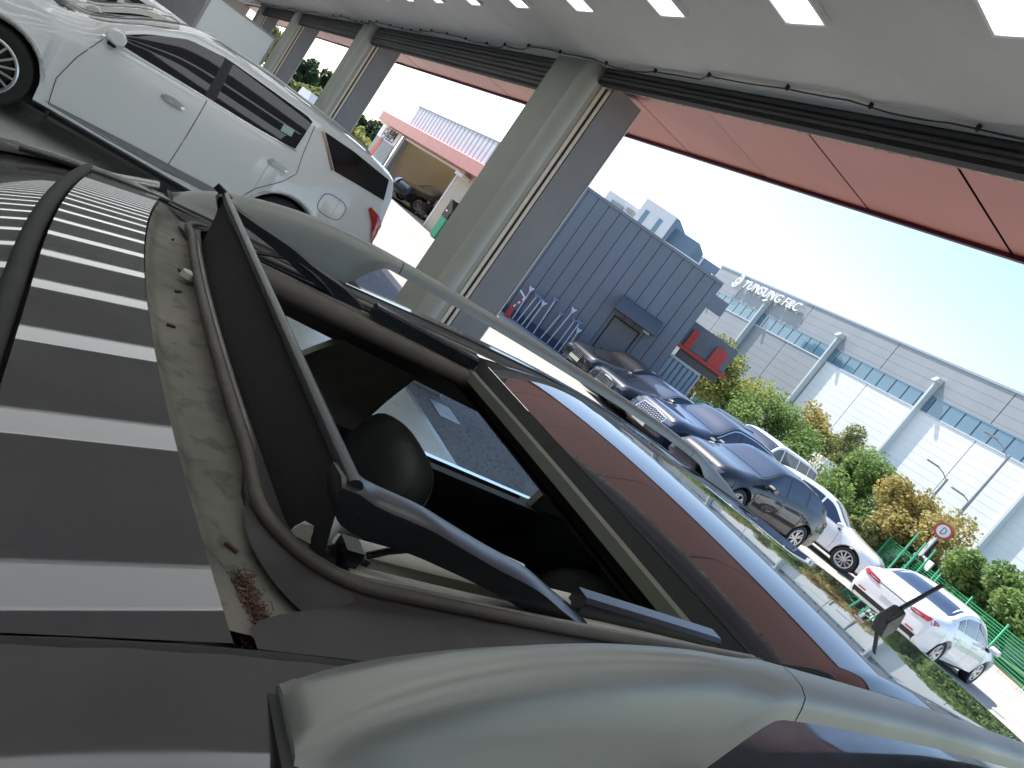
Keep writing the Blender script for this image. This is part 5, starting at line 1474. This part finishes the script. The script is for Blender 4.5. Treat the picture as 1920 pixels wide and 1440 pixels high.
def tree(label, az, d, top_el, r_deg, lm, n=2600, seed=0, sq=1.0, leaf=.11, lean=0, group='trees along the lot fence', base=.1, cat='tree', name='tree', trunkm=None, elong=False):
    random.seed(seed); base = base + (LOT_Z if d < 60 else 0); p = pol(az, d); zt = el_z(top_el + .35, d); R = d*tan(radians(r_deg))*1.6; n = int(n*3.4); leaf *= .92
    t = thing(name, label, cat, (p.x, p.y, base), random.uniform(0,6), group)
    H = zt - base; cz = H - R*sq; 
    cz = H*.52; hz = H*.50
    clumps = []
    k = 16
    for i in range(k):
        a = random.uniform(0,2*pi); q = random.uniform(-1,1); rr = random.uniform(.45,.95)
        clumps.append((R*rr*sqrt(1-q*q)*cos(a), R*rr*sqrt(1-q*q)*sin(a), cz + hz*rr*q*(.95 if q > 0 else .8), R*random.uniform(.22,.42)))
    mb = MB()
    for i in range(n):
        cx, cy, c_z, cr = random.choice(clumps)
        v = Vector((random.gauss(0,1),random.gauss(0,1),random.gauss(0,1))).normalized()*cr*random.uniform(.4,1.12)
        c = Vector((cx,cy,c_z)) + v
        if c.z < .15: c.z = random.uniform(.15,.6)
        a = Vector((random.gauss(0,1),random.gauss(0,1),random.gauss(0,.7))).normalized()
        b = a.cross(Vector((random.gauss(0,1),random.gauss(0,1),random.gauss(0,1)))).normalized()
        s1 = leaf*random.uniform(.6,1.3); s2 = s1*random.uniform(.45,.8)
        if elong: s1 *= 2.2; s2 *= .35
        mb.add([c-a*s1, c-b*s2, c+a*s1, c+b*s2], [(0,1,2,3)])
    build('crown', mb, lm, t, fix=False)
    tm = MB(); th = cz
    tm.tube([(0,0,-.1),(.03*H*.3,.02,th*.4),(.0,.03,th*.75),(.02,.0,cz+hz*.3)], [.05*R+.03,.04*R+.02,.03*R+.015,.01*R+.006], 8)
    for i in range(6):
        c = clumps[i]; z0 = th*random.uniform(.45,.95)
        tm.tube([(0,0,z0),(c[0]*.5,c[1]*.5,lerp(z0,c[2],.6)),(c[0],c[1],c[2])], [.018*R+.01,.012*R+.006,.005], 5)
    build('trunk', tm, trunkm or M_TRUNK, t, smooth=60)
    return t
tree('olive tree with pale autumn leaves right of the red sign box', -42.9, 50, 3.75, 1.75, LO, seed=1, n=3000)
tree('yellow-green tree in front of the grey warehouse wall', -39.9, 50, 3.05, 2.0, LY, seed=2, n=3200)
tree('bright green tree above the parked van end', -37.4, 48, 1.9, 2.3, LG, seed=3, n=3200)
tree('tan-leaved tree above the white box truck', -34.2, 53, 3.2, 1.5, LT, seed=4, n=2200)
tree('dark olive tree right of the tan one over the truck', -31.8, 52, 3.3, 1.75, LO, seed=5, n=2800)
tree('round green tree between the truck and the golden tree', -28.9, 43.5, 3.05, 2.1, LG, seed=6, n=3400)
tree('golden autumn tree beside the tall lamp posts', -25.3, 40, 3.1, 2.25, LT, seed=7, n=3400)
tree('grey-green weeping tree right of the round sign', -22.2, 37.5, .4, 1.1, LW, seed=8, n=2200, elong=True)
tree('large leafy green tree at the right picture edge', -18.6, 34.5, 2.7, 2.15, LG, seed=9, n=4200)
tree('green tree at the far right behind the fence', -15.2, 33.0, 1.8, 2.6, LG, seed=10, n=2600)
for i, (az, d, te, rd, m, lb) in enumerate([(-34.8,46,-.5,1.2,LG,'low green bush under the box truck'),(-30.6,41.5,-.4,1.4,LG,'leafy green bush below the round tree'),(-27.2,39,-1.3,.9,LO,'small bush beside the grey slatted rack'),(-20.3,34,-.6,1.2,LG,'bushy green shrub under the antenna tip'),(-23.6,37,-1.4,1.0,LD,'dark shrub behind the green fence posts')]):
    tree(lb, az, d, te, rd, m, n=1300, seed=30+i, sq=.8, name='shrub', cat='shrub', group='shrubs along the fence')
# beyond the left openings
for i, (az, d, te, rd, m, lb) in enumerate([(-74.3,72,1.9,.9,LD,'dark tree beside the shed sign'),(-79.9,70,1.9,.75,LD,'dark tree in the narrow opening beside the blue jamb'),(-78.2,75,2.5,.85,LD,'dark tree right in the narrow opening'),(-83.2,72,3.3,.8,LO,'pale tree in the farthest lit opening'),(-74.9,66,.5,.8,LY,'yellow-green bush left of the shed sign'),(-79.0,62,.9,1.1,LO,'light green bush below the dark trees')]):
    tree(lb, az, d, te, rd, m, n=1500, seed=50+i, leaf=.16, group='trees beyond the left openings', base=0)
t = thing('white_hut', 'small white-roofed hut under the trees in the narrow opening', 'hut', tuple(pol(-78.5,58)), radians(12))
build('wall', MB().box(-.9,.9,-.6,.6,0,1.7), M_CREAMW, t)
build('roof', MB().prism([(-1.1,1.7),(1.1,1.7),(.9,2.3),(-.9,2.3)], 'y', -.8, .8), M_SIGNW, t)
for x in (-.5,.2): build('window', MB().box(x,x+.35,-.63,-.605,.8,1.4), M_WINB, t)

# ------------------------------------------------------------------ green mesh fence along the kerb
FP = [KP + kn_*.55 for KP, kn_ in KPTS]
def fence(a, b, label):
    d = b-a; L = d.length; n = max(1, int(L/2.15)); dn = d.normalized()
    t = thing('mesh_fence', label, 'fence', (a.x,a.y,LOT_Z), atan2(dn.y, dn.x), 'green mesh fence runs')
    st = L/n
    pm = MB()
    for z in [.12+.105*i for i in range(11)]: pm.box(.03, st-.03, -.005, .005, z-.009, z+.009)
    for i in range(int(st/.10)): pm.box(.05+i*.10, .056+i*.10, -.004, .004, .08, 1.2)
    pme = pm.mesh('mesh_panel', fix=False); pme.materials.append(M_GREENM)
    post = MB().box(-.03,.03,-.03,.03,-.1,1.32).box(-.036,.036,-.036,.036,1.321,1.35).mesh('post'); post.materials.append(M_GREEN)
    for i in range(n+1):
        o = link('post', post, None, t); o.location = (i*st,0,.09)
        if i < n: o = link('mesh_panel', pme, None, t); o.location = (i*st,0,.09)
fence(FP[0], FP[1], 'green mesh fence behind the parked dark cars, left run')
fence(FP[1], FP[2], 'green mesh fence along the kerb toward the right picture edge')
# gate posts
for i, (az, d, h) in enumerate([(-24.9,36.0,2.1),(-24.2,35.6,1.9),(-23.5,35.3,1.9),(-22.6,34.9,1.5)]):
    p = pol(az, d)
    tag(build('fence_pipe', MB().tube([(p.x,p.y,LOT_Z),(p.x,p.y,h)], .045, 8), M_GREEN, smooth=50), ['leftmost','second','third','rightmost'][i] + ' of four tall pale green pipes by the fence gate', 'post', 'green pipes by the gate')
# slatted rack and board
p = pol(-26.4, 39.5)
t = thing('slatted_rack', 'grey slatted timber rack standing under the golden tree', 'rack', (p.x,p.y,LOT_Z+.1), radians(-20))
for i in range(7): build('slat', MB().box(-.8+i*.23,-.64+i*.23,-.04,.04,.1,1.75), M_GREY, t)
build('top_plate', MB().box(-1.0,1.0,-.12,.12,1.751,1.95), mat('rack_brown',(.16,.13,.10),.8), t)
build('cross_rail', MB().box(-.9,.9,.041,.09,.5,.6).box(-.9,.9,.041,.09,1.3,1.4), M_GREY, t)
p = pol(-24.0, 37.0)
t = thing('notice_board', 'pale grey notice board on a post below the round sign', 'board', (p.x,p.y,LOT_Z+.1), radians(-35))
build('upright', MB().box(-.1,.15,-.05,.05,0,2.35), mat('board_grey',(.42,.42,.41),.6), t)
build('panel', MB().box(.16,1.15,-.03,.03,1.0,1.45), M_SIGNW, t)
build('backing', MB().box(.151,.30,-.06,.06,1.5,2.3), M_NAVYD, t)
build('marks', MB().box(.55,.75,-.04,-.031,1.18,1.26), M_GREY, t)
# lamp posts and the round sign
def lamp(label, az, d, te, arms):
    p = pol(az, d); z = el_z(te, d)
    t = thing('lamp_post', label, 'lamp post', (p.x,p.y,LOT_Z), 0, 'lamp posts at the lot edge')
    build('pole', MB().tube([(0,0,0),(0,0,z*.5),(0,0,z)], [.11,.085,.06], 10), M_GREY, t, smooth=50)
    side = Vector((cos(radians(-az)), -sin(radians(-az)), 0)); side = Vector((-cos(radians(az)), sin(radians(az)), 0))
    for (zz, ln, up) in arms:
        q = Vector((0,0,z-zz)); e = q + side*ln + Vector((0,0,up))
        build('arm', MB().tube([tuple(q), tuple(q+side*ln*.5+Vector((0,0,up*.7))), tuple(e)], .03, 6), M_GREY, t, smooth=50)
        build('lamp_head', MB().sweep([tuple(e-side*.05), tuple(e+side*.28), tuple(e+side*.62)], [(-.13,-.03),(.13,-.03),(.10,.06),(-.10,.06)]), mat('lamp_grey',(.22,.23,.24),.5), t, bevel=.02)
    return t
lp = lamp('taller lamp post with a broad lamp head, behind the round sign', -23.85, 42, 7.9, [(.15,.9,.5),(2.9,.4,.15)])
lamp('shorter lamp post left of the round sign', -25.7, 44, 4.5, [(.1,.7,.35)])
p = pol(-23.9, 36.6); zz = el_z(1.55, 36.6)
t = thing('round_sign', 'round white road sign with red rim on a post beside the golden tree', 'sign', (p.x,p.y,LOT_Z), radians(24))
build('post', MB().tube([(0,.03,0),(0,.03,zz+.2)], .035, 8), M_STEEL, t, smooth=50)
build('disc', MB().lathe([(.001,-.012),(.36,-.012),(.36,.012),(.001,.012)], 28, 'y', (0,0,zz)), M_SIGNW, t)
build('rim', MB().lathe([(.27,-.02),(.37,-.02),(.37,.0),(.27,.0)], 28, 'y', (0,0,zz)), M_RED, t)
sym = MB()
for i in range(12):
    a0, a1 = -pi/2 + pi*i/12, -pi/2 + pi*(i+1)/12
    sym.bar((-.05+.15*cos(a0),-.018,zz+.15*sin(a0)), (-.05+.15*cos(a1),-.018,zz+.15*sin(a1)), .03, .008, (0,1,0))
sym.bar((-.06,-.018,zz-.15),(-.06,-.018,zz+.15),.03,.008,(0,1,0))
build('symbol', sym, mat('sign_blue',(.03,.04,.09),.5), t)
